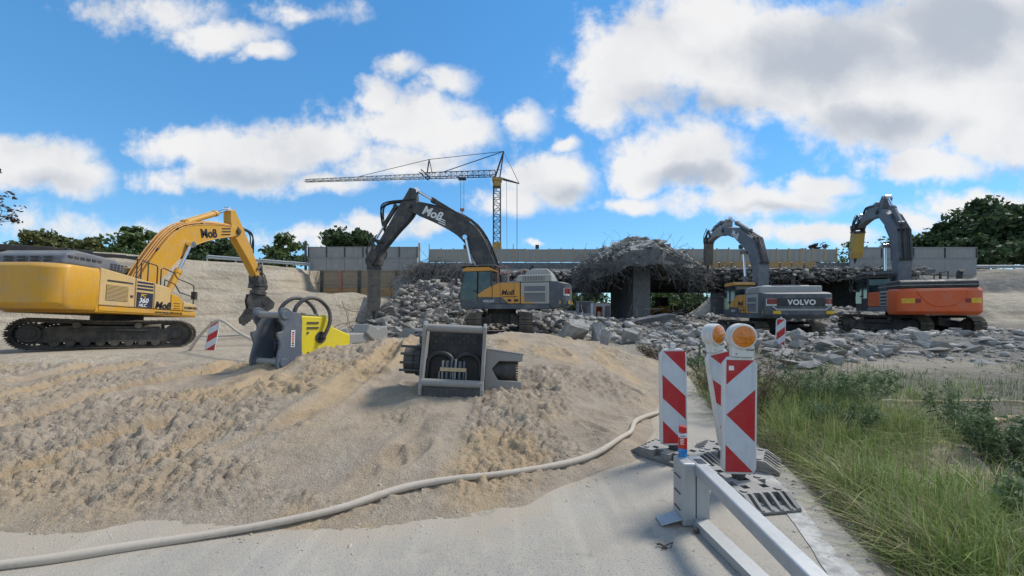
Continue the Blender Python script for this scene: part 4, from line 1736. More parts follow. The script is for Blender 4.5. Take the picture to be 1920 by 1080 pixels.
def make_track(root, side, gauge, L_, w, ang, hgt=1.02):
    Rr = hgt / 2 - .05
    half = L_ / 2 - Rr - .06
    base = Matrix.Rotation(ang, 4, 'Z')
    fr = MB()
    fr.prism([(-half + .15, .22), (half - .35, .22), (half - .1, .36), (half - .1, .62), (half - .5, .72), (.9, .78), (-.9, .78), (-half + .4, .72), (-half + .1, .60)], -.17, .17)
    fr.bb(-.9, 1.0, -.26 * 1, .26, .60, .66)
    fr.bb(-half + .5, half - .5, -.20, .20, .22, .28)
    o = fr.build('crawler_track', M['track_dark'], root, .02, mtx=base @ Matrix.Translation((0, side * gauge / 2, 0)))
    zc = Rr + .05
    for sx, nm in ((-half, 'sprocket'), (half, 'idler')):
        c = MB()
        if nm == 'sprocket':
            poly = []
            for i in range(42):
                a = 2 * math.pi * i / 42
                r = (Rr - .07) if i % 2 else (Rr - .13)
                poly.append((sx + r * math.cos(a), zc + r * math.sin(a)))
            c.prism(poly, -.05, .05).cyl((sx, -.23, zc), (sx, .23, zc), Rr * .58, n=20).cyl((sx, -.26, zc), (sx, .26, zc), Rr * .38, n=16)
        else:
            c.cyl((sx, -.10, zc), (sx, .10, zc), Rr - .09, n=26).cyl((sx, -.2, zc), (sx, .2, zc), Rr * .35, n=14)
        c.build(nm, M['track_dark'], o, .01)
    for i in range(8):
        x = -half + .55 + i * (2 * half - 1.1) / 7
        MB().cyl((x, -.24, .2), (x, .24, .2), .115, n=14).build('roller', M['track_dark'], o)
    for x in (-.75, .75):
        MB().cyl((x, -.26, 2 * zc - .22), (x, .26, 2 * zc - .22), .10, n=14).build('carrier_roller', M['track'], o)
    per = 4 * half + 2 * math.pi * Rr
    n = int(round(per / .205))
    sm = shoe_mesh(w)
    ch = (MB(), MB())
    for i in range(n):
        s = per * i / n
        if s < 2 * half:                               # top run, slight sag
            t = s / (2 * half)
            x, z, a = half - s, zc + Rr - .05 * math.sin(math.pi * t) ** 2, 0
            mt = Matrix.Translation((x, 0, z))
        elif s < 2 * half + math.pi * Rr:
            a = (s - 2 * half) / Rr
            mt = Matrix.Translation((-half - Rr * math.sin(a), 0, zc + Rr * math.cos(a))) @ Matrix.Rotation(-a, 4, 'Y')
        elif s < 4 * half + math.pi * Rr:
            x = -half + (s - 2 * half - math.pi * Rr)
            mt = Matrix.Translation((x, 0, zc - Rr)) @ Matrix.Rotation(math.pi, 4, 'Y')
        else:
            a = math.pi + (s - 4 * half - math.pi * Rr) / Rr
            mt = Matrix.Translation((half - Rr * math.sin(a), 0, zc + Rr * math.cos(a))) @ Matrix.Rotation(-a, 4, 'Y')
        link('track_shoe', sm, o, mt)
        ch[0].box((0, -.09, -.045), (.2, .05, .085), 0, None, mt)
        ch[1].box((0, .09, -.045), (.2, .05, .085), 0, None, mt)
    for c_ in ch:
        c_.build('track_chain', M['track_dark'], o)
    return o


def cyl_part(name, a, b, frac, r, root, barrel, rodmat=None, y=0.0):
    """hydraulic cylinder: barrel from a, rod out to b (x-z points or 3-D)"""
    a = Vector(a) if len(a) == 3 else Vector((a[0], y, a[1]))
    b = Vector(b) if len(b) == 3 else Vector((b[0], y, b[1]))
    m = a.lerp(b, frac)
    o = MB()
    o.cyl(a, m, r, n=14).cyl(a.lerp(b, frac - .05), a.lerp(b, frac + .004), r * 1.18, n=14)
    o.tube([a + Vector((0, -.12, 0)), a + Vector((0, .12, 0))], r * 1.1, 10)
    o.tube([a + Vector((0, r * .9, r * .9)), m + Vector((0, r * .9, r * .9))], r * .2, 5)
    o = o.build(name, barrel, root, smooth=True)
    q = MB()
    q.cyl(m, b, r * .55, n=12)
    q.tube([b + Vector((0, -.13, 0)), b + Vector((0, .13, 0))], r * 1.05, 10)
    q.build('rod', rodmat or M['chrome'], o, smooth=True)
    return o


def make_breaker(root, p, ang, L_, w, mat, name='hydraulic_breaker', yaw=0.0, chis=.5):
    """box-housed hydraulic breaker hanging from p along direction ang (in x-z), from vertical"""
    T = Matrix.Translation((p[0], 0, p[1])) @ Matrix.Rotation(ang, 4, 'Y') @ Matrix.Rotation(yaw, 4, 'Z')
    b = MB()
    b.prism([(-w / 2, 0), (w / 2, 0), (w / 2, -L_ * .78), (w * .34, -L_), (-w * .34, -L_), (-w / 2, -L_ * .78)], -w * .42, w * .42, 'y', 0, T)
    for z in (-.25, -.5, -.75):
        b.box((0, 0, L_ * z), (w * 1.03, w * .87, .05), 0, None, T)
    o = b.build(name, mat, root, .02)
    c = MB()
    c.cyl((0, 0, -L_), (0, 0, -L_ - chis), .085, .075, 12, 0, T)
    c.cyl((0, 0, -L_ - chis), (0, 0, -L_ - chis - .22), .075, .012, 12, 0, T)
    c.build('chisel', M['dark_steel'], o)
    k = MB()
    for s in (-1, 1):
        k.prism([(-w * .55, -.05), (w * .55, -.05), (w * .42, .42), (.1, .55), (-.1, .55), (-w * .42, .42)], s * w * .36 - .03, s * w * .36 + .03, 'y', 0, T)
    k.bb(-w * .55, w * .55, -w * .45, w * .45, -.08, .02, 0, T)
    k.tube([T @ Vector((-w * .3, -w * .45, .33)), T @ Vector((-w * .3, w * .45, .33))], .06, 10)
    k.tube([T @ Vector((w * .3, -w * .45, .33)), T @ Vector((w * .3, w * .45, .33))], .06, 10)
    k.build('bracket', M['dark_steel'], o, .012)
    for s in (-1, 1):
        for z in (-.18, -.42, -.66):
            MB().cyl(T @ Vector((w * .2, s * w * .42, L_ * z)), T @ Vector((w * .2, s * (w * .42 + .025), L_ * z)), .04, n=8).build('bolt', M['dark_steel'], o)
    return o


def make_crusher(root, p, yaw):
    """rotating pulveriser with a fixed toothed jaw and a swinging jaw"""
    T = Matrix.Translation((p[0], 0, p[1])) @ Matrix.Rotation(yaw, 4, 'Z') @ Matrix.Rotation(R(6), 4, 'Y')
    o = MB()
    o.cyl((0, 0, .25), (0, 0, .02), .42, n=20, T=T).cyl((0, 0, .45), (0, 0, .25), .34, n=20, T=T).bb(-.5, .38, -.22, .3, .38, .66, 0, T)
    o = o.build('rotator', M['dark_steel'], root, .015)
    b = MB()
    for s in (-1, 1):
        b.prism([(-.52, 0), (.45, 0), (.86, -.32), (.84, -.62), (.50, -.95), (.08, -1.02), (-.42, -.85), (-.55, -.4)], s * .24 - .035, s * .24 + .035, 'y', 0, T)
    b.bb(-.45, .4, -.2, .2, -.55, -.03, 0, T)
    b.cyl((.35, -.31, -.42), (.35, .31, -.42), .13, n=16, T=T)
    b = b.build('crusher_body', M['dark_steel'], root, .012)
    j = MB()
    j.prism([(-.15, -.75), (.30, -.85), (.02, -1.22), (-.22, -1.55), (-.45, -1.80), (-.66, -1.72), (-.72, -1.45), (-.58, -1.15), (-.48, -.85)], -.17, .17, 'y', 0, T)
    for i in range(5):
        x, z = -.02 - i * .11, -1.2 - i * .13
        j.prism([(x - .02, z), (x + .10, z - .10), (x - .07, z - .12)], -.14, .14, 'y', 0, T)
    j.build('jaw', M['track_dark'], b, .012)
    j = MB()
    j.prism([(.2, -.8), (.62, -.7), (.48, -1.0), (.25, -1.18), (.10, -1.05)], -.15, .15, 'y', 0, T)
    j.build('jaw', M['dark_steel'], b, .012)
    return o


def excavator(c):
    S = c['scale']
    base = Matrix.Translation(c['loc']) @ c.get('tilt', Matrix.Identity(4)) @ Matrix.Rotation(R(c['head']), 4, 'Z') @ Matrix.Scale(S, 4)
    root = empty(c['name'], base)
    tag(root, c['label'], 'excavator')
    ta = R(c['track'] - c['head'])
    for s in (-1, 1):
        make_track(root, s, c['gauge'], c['tl'], c['tw'], ta)
    u = MB()
    Tz = Matrix.Rotation(ta, 4, 'Z')
    g = c['gauge'] / 2
    u.prism([(-.85, -.75), (.85, -.75), (.85, .75), (-.85, .75)], .50, .98, 'z', 0, Tz)
    for s in (-1, 1):
        for x in (-1.0, 1.0):
            u.prism([(.45, .50), (g, .36), (g, .66), (.45, .95)], x - .28, x + .28, 'x', 0, Tz @ Matrix.Rotation(0 if s > 0 else math.pi, 4, 'Z'))
    u.cyl((0, 0, .95), (0, 0, 1.2), .72, n=28, T=Tz)
    u.build('undercarriage', M['track_dark'], root, .03)
    # ---------------- boom
    bp, bw = c['boom'], c['boom_w']
    L_, R_ = band(bp, bw, c.get('bk', 5))
    hw = c.get('boom_hw', .27)
    b = MB()
    b.prism(L_ + R_[::-1], -hw, hw)
    boom = b.build('boom', c['m_boom'], root, .025)
    fl = MB()
    for edge in (L_, R_):
        for s in (-1, 1):
            fl.tube([(p[0], s * (hw + .008), p[1]) for p in edge[1:-1]], .022, 4)
    fl.build('edge_plate', c['m_boom'], boom)
    pn = MB()
    mid = len(L_) // 2
    pn.cyl((bp[-1][0], -hw - .1, bp[-1][1]), (bp[-1][0], hw + .1, bp[-1][1]), .13, n=14)
    pn.cyl((c['bc1'][0], -hw - .18, c['bc1'][1]), (c['bc1'][0], hw + .18, c['bc1'][1]), .11, n=14)
    pn.build('pin', M['dark_steel'], boom, .01)
    # lines and hoses over the boom back
    for k in range(c.get('lines', 4)):
        yy = (-.18 + .36 * k / max(1, c.get('lines', 4) - 1))
        h = MB()
        oo = .07 + .05 * (k % 3)
        pts = [(p[0] + (p[0] - q[0]) * oo, yy, p[1] + (p[1] - q[1]) * oo + .015) for p, q in zip(L_, R_)]
        h.tube(pts[1:-1], .028, 5)
        h.build('hydraulic_line', c.get('m_line', M['black']), boom, smooth=True)
    for t in (.3, .5, .7):
        i = int(t * (len(L_) - 1))
        MB().box((L_[i][0], 0, L_[i][1] + .02), (.09, .5, .12)).build('hose_clamp', M['dark_steel'], boom)
    for s in (-1, 1):
        cyl_part('boom_cylinder', c['bc0'], c['bc1'], .58, .12, root, c['m_cyl'], y=s * (hw + .16))
    # ---------------- stick
    sp, sw = c['stick'], c['stick_w']
    sl, sr = band(sp, sw)
    sb = MB()
    sb.prism(sl + sr[::-1], -.2, .2)
    stick = sb.build('stick', c['m_stick'], root, .022)
    for s in (-1, 1):
        MB().cyl((bp[-1][0], s * .2, bp[-1][1]), (bp[-1][0], s * .26, bp[-1][1]), .24, n=16).build('pin_boss', M['dark_steel'], stick)
    cyl_part('stick_cylinder', c['sc0'], c['sc1'], c.get('sc_f', .6), .13, root, c['m_cyl'])
    cyl_part('tool_cylinder', c['tc0'], c['tc1'], .6, .11, root, c['m_cyl'], M['chrome'])
    lk = MB()
    e = Vector((sp[-1][0], 0, sp[-1][1]))
    t1 = Vector((c['tc1'][0], 0, c['tc1'][1]))
    for s in (-1, 1):
        y = s * .27
        lk.tube([t1 + Vector((0, y, 0)), (e.x * .6 + sp[-2][0] * .4, y, e.z * .6 + sp[-2][1] * .4)], .065, 6)
        lk.tube([t1 + Vector((0, y, 0)), (c['tool'][0], y, c['tool'][1] + .25)], .065, 6)
    lk.build('linkage', M['dark_steel'], root)
    cp = MB()
    tx, tz = c['tool']
    ux = Vector((tx - e.x, 0, tz - e.z))
    cp.prism([(e.x - .32, e.z + .12), (e.x + .28, e.z + .15), (tx + .40, tz + .32), (tx + .34, tz + .02), (tx - .36, tz + .0), (tx - .44, tz + .3)], -.30, .30)
    cp.build('quick_coupler', M['dark_steel'], root, .04)
    # flexible hoses looping from boom to stick and to the tool
    rr = random.Random(c['seed'])
    for k in range(5):
        a = Vector((bp[-1][0] - .3 * rr.random(), rr.uniform(-.25, .25), bp[-1][1] + .35))
        tgt = Vector((sp[-2][0], rr.uniform(-.28, .28), sp[-2][1])).lerp(Vector((e.x, 0, e.z)), rr.uniform(.2, .6))
        ahead = Vector((1.0 + rr.random() * .5, 0, .45))
        pts = smooth_line([tuple(a), tuple(a.lerp(tgt, .3) + ahead), tuple(a.lerp(tgt, .65) + ahead * .7), tuple(tgt)], 5)
        MB().tube(pts, .036, 6).build('hose', M['hose_black'], root, smooth=True, fix=False)
    for k in range(4):
        a = e + Vector((rr.uniform(-.1, .3), rr.choice((-.25, .25)), rr.uniform(.4, .9)))
        tgt = Vector((tx + rr.uniform(-.25, .25), rr.choice((-.3, .3)), tz - .05))
        pts = smooth_line([tuple(a), tuple(a.lerp(tgt, .4) + Vector((rr.choice((-.5, .5)), rr.uniform(-.2, .2), -.1))), tuple(tgt)], 6)
        MB().tube(pts, .028, 6).build('hose', M['hose_black'], root, smooth=True, fix=False)
    return root


def rail(name, root, pts, r=.022, mat=None):
    return MB().tube(pts, r, 6).build(name, mat or M['black'], root)


def louvres(root, x0, x1, y, z0, z1, n, mat, parent, vertical=False, depth=.02):
    """slats standing proud of a panel at side plane y"""
    s = 1 if y > 0 else -1
    MB().bb(x0, x1, y, y + s * .004, z0, z1).build('grille', M['black'], parent)
    for i in range(n):
        if vertical:
            a = x0 + (x1 - x0) * (i + .5) / n
            w = (x1 - x0) / n * .27
            MB().bb(a - w, a + w, y + s * .004, y + s * depth, z0, z1).build('slat', mat, parent)
        else:
            a = z0 + (z1 - z0) * (i + .5) / n
            w = (z1 - z0) / n * .27
            MB().bb(x0, x1, y + s * .004, y + s * depth, a - w, a + w).build('slat', mat, parent)


def make_cab(root, m_shell, m_frame, roofmat, zt=3.12, guard=False):
    y0, y1 = .42, 1.47
    side = [(.12, 1.25), (1.55, 1.25), (1.72, 1.5), (1.74, 2.0), (1.5, zt - .12), (1.38, zt), (.3, zt), (.14, zt - .15)]
    low = MB().prism([(.12, 1.25), (1.55, 1.25), (1.72, 1.5), (1.735, 1.88), (.12, 1.88)], y0, y1).build('cab', m_shell, root, .03)
    p = MB()
    def bar(a, b, y, t=.045):
        p.tube([(a[0], y, a[1]), (b[0], y, b[1])], t, 6)
    for y in (y0 + .04, y1 - .04):
        bar((.16, 1.85), (.16, zt - .1), y)
        bar((1.70, 1.85), (1.46, zt - .1), y)
        bar((.82, 1.85), (.80, zt - .08), y, .035)
        bar((.16, zt - .1), (1.46, zt - .1), y)
    p.build('cab_pillar', m_frame, low)
    MB().prism([(.10, zt - .14), (1.52, zt - .16), (1.58, zt - .06), (1.40, zt + .05), (.26, zt + .05), (.08, zt - .05)], y0 - .02, y1 + .02).build('cab_roof', roofmat, low, .03)
    for s, y in ((1, y1 - .03), (-1, y0 + .03)):
        MB().prism([(.20, 1.90), (.78, 1.90), (.77, zt - .17), (.20, zt - .17)], y - .01, y + .01).build('window', M['glass'], low)
        MB().prism([(.86, 1.62 if s > 0 else 1.9), (1.62, 1.62 if s > 0 else 1.9), (1.68, 1.95), (1.44, zt - .17), (.84, zt - .17)], y - .01 + .035 * (s > 0), y + .01 + .035 * (s > 0)).build('window', M['glass'], low)
    MB().prism([(1.69, 1.92), (1.71, 1.92), (1.475, zt - .16), (1.455, zt - .16)], y0 + .08, y1 - .08).build('windscreen', M['glass'], low)
    MB().prism([(.12, 2.0), (.14, 2.0), (.15, zt - .2), (.13, zt - .2)], y0 + .08, y1 - .08).build('rear_window', M['glass'], low)
    se = MB()
    se.bb(.35, .85, .72, 1.18, 1.9, 2.1).bb(.30, .42, .72, 1.18, 2.1, 2.75)
    se.build('seat', M['black'], low, .05)
    dl = MB()
    dl.tube([(.80, y1 + .02, 1.3), (.80, y1 + .02, zt - .2)], .008, 4)
    dl.bb(.86, 1.02, y1, y1 + .04, 2.0, 2.06)
    dl.build('door_handle', M['black'], low)
    if guard:
        gmb = MB()
        gmb.bb(-.05, 1.75, y0 - .02, y1 + .06, zt + .10, zt + .14)
        for x in (.1, .85, 1.6):
            gmb.bb(x - .03, x + .03, y0, y1 + .03, zt + .03, zt + .11)
        gmb.build('roof_guard', M['grey_hood'], low, .01)
    mr = MB()
    mr.tube([(1.55, y1, 2.3), (1.85, y1 + .18, 2.45)], .015, 5).bb(1.80, 1.86, y1 + .08, y1 + .26, 2.3, 2.65)
    mr.build('mirror', M['black'], low)
    return low


def counterweight(root, mat, x0, x1, z0, z1, hw=1.48, round_=.75, top_slope=0.0, bev=.09):
    n = 9
    pts = [(x0, hw)]
    for i in range(n + 1):
        a = math.pi / 2 * i / n
        pts.append((x1 + round_ * .62 * (1 - math.sin(a)), (hw - round_) + round_ * math.cos(a)))
    pts += [(p[0], -p[1]) for p in pts[::-1]]
    p2 = [(p[0] + (.10 if p[0] < x0 - .01 else 0), p[1] * .97) for p in pts]
    mb = MB()
    # bottom bevelled inwards
    n2 = len(pts)
    lowp = [(p[0] + (.14 if p[0] < x0 - .01 else 0), p[1] * .96) for p in pts]
    V = [(p[0], p[1], z0) for p in lowp] + [(p[0], p[1], z0 + .16) for p in pts] + [(p[0], p[1], z1 - .12) for p in pts] + [(p[0], p[1], z1 + top_slope * (p[0] - x0)) for p in p2]
    F = [tuple(range(n2)), tuple(range(4 * n2 - 1, 3 * n2 - 1, -1))]
    for l in range(3):
        F += [(l * n2 + i, l * n2 + (i + 1) % n2, (l + 1) * n2 + (i + 1) % n2, (l + 1) * n2 + i) for i in range(n2)]
    mb.add(V, F)
    return mb.build('counterweight', mat, root, .03, smooth=True)


def cw_strip(name, mat, parent, y0, y1, z0, z1, x1, rnd_, hw, off=.012, zs=None):
    """piece that follows the rounded back of a counterweight"""
    def sx(y):
        c_ = max(0, min(1, (abs(y) - (hw - rnd_)) / rnd_))
        return x1 + rnd_ * .62 * (1 - math.sqrt(1 - c_ * c_))
    ys = [y0 + (y1 - y0) * i / 5 for i in range(6)]
    poly = [(sx(y) - off, y) for y in ys] + [(sx(y) + .05, y) for y in ys[::-1]]
    return MB().prism(poly, z0, z1, 'z').build(name, mat, parent)


# ---------------- yellow machine with crusher
def upper_yellow(root):
    Yl, Yf = M['yellow'], M['yellow_faded']
    MB().prism([(-2.2, 1.2), (1.78, 1.2), (1.78, 1.42), (-2.2, 1.42)], -1.49, 1.49).build('upper_frame', Yl, root, .03)
    cw = counterweight(root, Yl, -2.12, -3.45, 1.25, 2.62, 1.5, .8)
    MB().bb(-2.6, -2.35, -.9, .9, 2.62, 2.70).build('lifting_eye', Yl, cw, .02)
    # right side cabinets
    y = -1.5
    r1 = MB().prism([(-2.12, 1.44), (-.93, 1.44), (-.93, 2.50), (-2.12, 2.66)], y, -.75).build('side_panel', Yf, root, .03)
    r2 = MB().prism([(-.90, 1.44), (-.20, 1.44), (-.20, 2.40), (-.90, 2.49)], y, -.75).build('side_panel', Yf, root, .03)
    r3 = MB().prism([(-.17, 1.44), (.52, 1.44), (.52, 2.22), (.42, 2.31), (-.17, 2.39)], y, -.75).build('side_panel', Yf, root, .03)
    r4 = MB().prism([(.55, 1.44), (1.10, 1.44), (1.08, 1.86), (.80, 2.05), (.55, 2.08)], y, -.8).build('tool_box', Yl, root, .03)
    r5 = MB().prism([(1.12, 1.44), (1.76, 1.44), (1.76, 1.72), (1.12, 1.80)], y, -.8).build('step_box', Yf, root, .03)
    MB().bb(-2.12, 1.74, y - .012, y + .02, 1.26, 1.415).build('sill_strip', Yl, root, .008)
    louvres(root, -1.92, -1.18, y - .001, 1.62, 2.14, 12, Yf, r1)
    MB().bb(-1.9, -1.02, y - .006, y, 2.24, 2.30).build('vent_slot', M['black'], r1)
    MB().bb(-1.1, -1.0, y - .012, y, 1.78, 1.86).build('latch', M['black'], r1)
    pn = MB().bb(-.87, -.24, y - .006, y, 1.46, 2.0).build('model_plate', M['navy'], r2)
    for i, z in enumerate((2.08, 2.20, 2.32)):
        MB().bb(-.87, -.24, y - .006, y, z, z + .07).build('stripe', M['navy'], r2)
    fr = lambda x, z: frame((x, y - .016, z), (1, 0, 0), (0, 0, 1))
    lettering('lettering', 'PC', .17, fr(-.74, 1.83), M['sign_yellow'], pn, .25, .02)
    lettering('lettering', '360', .24, fr(-.80, 1.63), M['white_letter'], pn, .25, .02)
    lettering('lettering', 'NLC', .15, fr(-.80, 1.49), M['white_letter'], pn, .25, .02)
    lettering('lettering', 'Moß', .36, fr(-.15, 1.47), M['black_letter'], r3, .2, .035)
    for i, z in enumerate((1.50, 1.60, 1.70)):
        MB().bb(.66, .95, y - .006, y, z, z + .022).build('small_print', M['black_letter'], r4)
    lettering('lettering', 'KOMATSU', .135, fr(1.16, 1.53), M['black_letter'], r5, 0, .03)
    lettering('lettering', 'www.moss-abbruch.de', .13, frame((-.15, y - .026, 1.29), (1, 0, 0), (0, 0, 1)), M['black_letter'], root, .1, .01)
    # bonnet with louvred grille
    h = MB()
    h.prism([(-3.0, 2.62), (-.95, 2.62), (-1.05, 2.86), (-1.45, 3.05), (-2.6, 3.12), (-2.9, 2.95)], -1.25, 1.05)
    hood = h.build('engine_hood', M['grey_hood'], root, .09, segs=3)
    for i in range(5):
        for k in range(3):
            MB().bb(-1.55 + i * .12 - .04, -1.55 + i * .12 + .04, -1.262, -1.245, 2.68 + k * .08, 2.73 + k * .08).build('vent_hole', M['black'], hood)
    for i in range(6):
        MB().bb(-2.85 + i * .17, -2.73 + i * .17, -1.262, -1.24, 2.84, 2.92).build('vent_hole', M['black'], hood)
    for i in range(4):
        for k in range(2):
            MB().box((-3.0 + .012, -.8 + i * .4, 2.74 + k * .1), (.03, .26, .055), 0).build('vent_hole', M['black'], hood)
    MB().cyl((-1.55, .25, 2.95), (-1.6, .25, 3.42), .085, n=14).build('exhaust', M['black'], root)
    MB().bb(-1.0, .1, -.7, .75, 2.30, 2.62).build('hood_cover', M['black'], root, .04)
    # left side
    MB().bb(-2.12, .08, .75, 1.49, 1.44, 2.5).build('side_panel', Yf, root, .03)
    MB().bb(.45, .75, -.36, .36, 1.4, 2.2).build('boom_bracket', Yl, root, .03)
    make_cab(root, Yl, M['black'], Yl, 3.08)
    # hand rails over the right cabinets
    rail('handrail', root, [(-.6, -1.35, 2.42), (-.6, -1.35, 3.10), (-.55, -1.35, 3.16), (.0, -1.35, 3.10), (.05, -1.35, 3.02), (.05, -1.35, 2.36)])
    rail('handrail', root, [(-.25, -.85, 2.4), (-.25, -.85, 3.3), (.2, -.85, 3.3), (.2, -.85, 2.4)])
    rail('handrail', root, [(.15, -1.4, 2.34), (.15, -1.4, 2.98), (.25, -1.4, 3.04), (.75, -1.4, 2.92), (.82, -1.4, 2.8), (.9, -1.4, 2.72), (1.40, -1.4, 2.62), (1.68, -1.4, 2.54), (1.72, -1.4, 2.45), (1.72, -1.4, 1.75)])
    rail('handrail', root, [(.30, -1.42, 2.3), (.30, -1.42, 2.6), (.75, -1.42, 2.48), (1.0, -1.42, 2.18), (1.70, -1.42, 2.05)])
    MB().bb(1.62, 1.74, -1.56, -1.36, 1.95, 2.28).build('mirror', M['black'], root, .02)


K_tilt = Matrix.Rotation(R(-3.6), 4, 'X')
k = excavator(dict(name='excavator', label='yellow crawler excavator with a grey crusher on its arm, seen from behind', scale=1.0, loc=(-14.85, 14.6, .17), tilt=K_tilt,
                   head=90, track=37, gauge=2.45, tl=4.6, tw=.6, seed=1,
                   boom=[(.45, 2.0), (1.40, 3.45), (2.45, 4.72), (3.9, 5.42), (5.75, 5.95)], boom_w=[.30, .42, .46, .36, .23],
                   bc0=(1.25, 1.5), bc1=(2.62, 4.52), stick=[(5.42, 7.0), (5.85, 6.1), (6.9, 4.9), (7.85, 3.75)], stick_w=[.17, .42, .30, .2],
                   sc0=(2.75, 5.55), sc1=(5.3, 6.98), sc_f=.7, tc0=(6.35, 6.25), tc1=(7.75, 4.5), tool=(8.0, 3.25),
                   m_boom=M['yellow'], m_stick=M['yellow'], m_cyl=M['yellow'], m_line=M['volvo_orange'], lines=7))
upper_yellow(k)
make_crusher(k, (8.0, 2.75), R(-42))
frb = frame((3.35, -.285, 5.02), (1.6, 0, .42), (-.42, 0, 1.6))
lettering('lettering', 'Moß', .56, frb, M['black_letter'], k, 0, .03)
for i in range(3):
    MB().bb(0, .62, -.29, -.284, 0, .05).build('small_print', M['black_letter'], k, mtx=Matrix.Translation((4.62, 0, 5.46 + i * .15)) @ Matrix.Rotation(R(-15), 4, 'Y'))


# ---------------- slate machines
def upper_slate(root, rear_text=False, cw_mat=None, guard=True, rails=True, hh=1.0):
    D, O, Gy = M['slate'], M['volvo_orange'], M['light_grey']
    MB().prism([(-2.6, 1.18), (1.62, 1.18), (1.70, 1.30), (1.70, 1.42), (-2.6, 1.42)], -1.46, 1.46).build('upper_frame', D, root, .03)
    cw = counterweight(root, cw_mat or D, -2.6, -3.45, 1.22, 2.48, 1.5, .7, .12)
    y = 1.48
    p1 = MB().bb(-1.22, .10, .6, y, 1.43, 2.42).build('side_panel', D, root, .02)
    p2 = MB().bb(-2.58, -1.25, .6, y, 1.43, 2.40).build('side_panel', Gy, root, .02)
    MB().bb(-2.58, 1.4, -y, -.6, 1.43, 2.40).build('side_panel', D, root, .02)
    # orange flash over door and cabinet
    e = .006
    MB().prism([(.82, 1.86), (.54, 2.05), (.12, 2.26), (.12, 1.75), (.78, 1.75)], y + .0, y + e + .01).build('colour_flash', O, root)
    MB().prism([(.09, 2.27), (-.25, 2.41), (-1.21, 2.41), (-1.21, 1.45), (-.68, 1.45), (-.35, 1.74), (.09, 1.74)], y, y + e).build('colour_flash', O, p1)
    MB().prism([(-1.26, 2.38), (-1.26, 1.45), (-1.88, 1.45), (-1.30, 1.86)], y, y + e).build('colour_flash', O, p2)
    for x in (-.28, -.95):
        MB().bb(x - .008, x + .008, y + e, y + e + .004, 1.44, 2.41).build('panel_gap', M['black'], p1)
    fr = lambda x, z, d=.012: frame((x, y + d, z), (-1, 0, 0), (0, 0, 1))
    lettering('lettering', 'Moß', .33, fr(-.33, 1.84), M['black_letter'], p1, .2, .03)
    lettering('lettering', 'VOLVO', .16, fr(.55, 1.50, .022), M['white_letter'], root, 0, .02)
    for x in (-.72, -1.05):
        MB().bb(x - .09, x + .09, y + e, y + e + .004, 1.53, 1.64).build('small_print', M['black_letter'], p1)
    MB().bb(-1.1, -.36, y + e, y + e + .004, 1.74, 1.77).build('small_print', M['black_letter'], p1)
    # recessed service bay
    MB().bb(-2.38, -1.42, y, y + .012, 1.52, 2.24).build('bay', M['grey_hood'], p2, .01)
    MB().bb(-2.42, -1.40, y + .012, y + .05, 1.92, 2.0).build('bay_bar', Gy, p2, .01)
    MB().bb(-2.45, -2.40, y + .012, y + .03, 1.5, 2.26).build('bay_bar', Gy, p2, .01)
    # bonnet
    h = MB()
    h.prism([(x_, 2.42 + (z_ - 2.42) * hh) for x_, z_ in [(-2.62, 2.42), (-1.02, 2.42), (-1.22, 2.66), (-1.55, 2.98), (-1.75, 3.06), (-2.45, 3.06), (-2.62, 2.88)]], -.9, 1.2)
    hood = h.build('engine_hood', Gy, root, .06, segs=3)
    h2 = MB().prism([(-2.66, 2.42), (-.95, 2.42), (-1.10, 2.76), (-2.66, 2.78)], -1.35, 1.40).build('engine_hood', Gy, root, .06, segs=3)
    louvres(root, -2.35, -1.32, 1.402, 2.50, 2.70, 14, Gy, h2, True)
    MB().bb(-2.48, -1.7, -.5, .8, 2.422 + .64 * hh, 2.445 + .64 * hh).build('hood_mesh', M['grey_hood'], hood)
    MB().tube([(-1.35, -.75, 2.7), (-1.35, -.75, 3.25), (-1.5, -.75, 3.42)], .09, 10).build('exhaust', M['black'], root)
    MB().bb(-.95, .05, -1.3, -.5, 2.41, 2.62).build('filter_box', Gy, root, .03)
    MB().cyl((-.4, .95, 2.42), (-.4, .95, 2.78), .2, n=16).build('air_cleaner', M['grey_hood'], root, .02)
    MB().bb(.40, .80, -.38, .38, 1.4, 2.25).build('boom_bracket', D, root, .03)
    make_cab(root, D, M['black'], O, 3.12, guard)
    if rails:
        rail('handrail', root, [(-.15, 1.38, 2.42), (-.15, 1.38, 3.18), (-.62, 1.38, 3.18), (-.62, 1.38, 2.42)], .025, M['pink_rail'])
        rail('handrail', root, [(-.15, 1.38, 2.85), (-.62, 1.38, 2.85)], .022, M['pink_rail'])
        rail('handrail', root, [(-.85, -1.2, 2.5), (-.85, -1.2, 3.25), (-1.2, -1.2, 3.25), (-1.2, -1.2, 2.6)], .025, M['pink_rail'])
    # rear lamps wrap the corners of the counterweight
    for s in (-1, 1):
        cw_strip('tail_lamp_housing', M['white_plastic'], cw, s * .96, s * 1.42, 1.80, 2.14, -3.45, .7, 1.5, .012)
        cw_strip('tail_lamp', M['lamp_red'], cw, s * .98, s * 1.40, 1.88, 2.13, -3.45, .7, 1.5, .022)
    for yy in (1.05, -1.2):
        MB().bb(-3.475, -3.40, yy - .16, yy + .16, 1.42, 1.56).build('warning_sticker', M['sign_yellow'], cw)
    MB().bb(-3.08, -3.04, 1.40, 1.50, 1.42, 1.56).build('warning_sticker', M['sign_yellow'], cw)
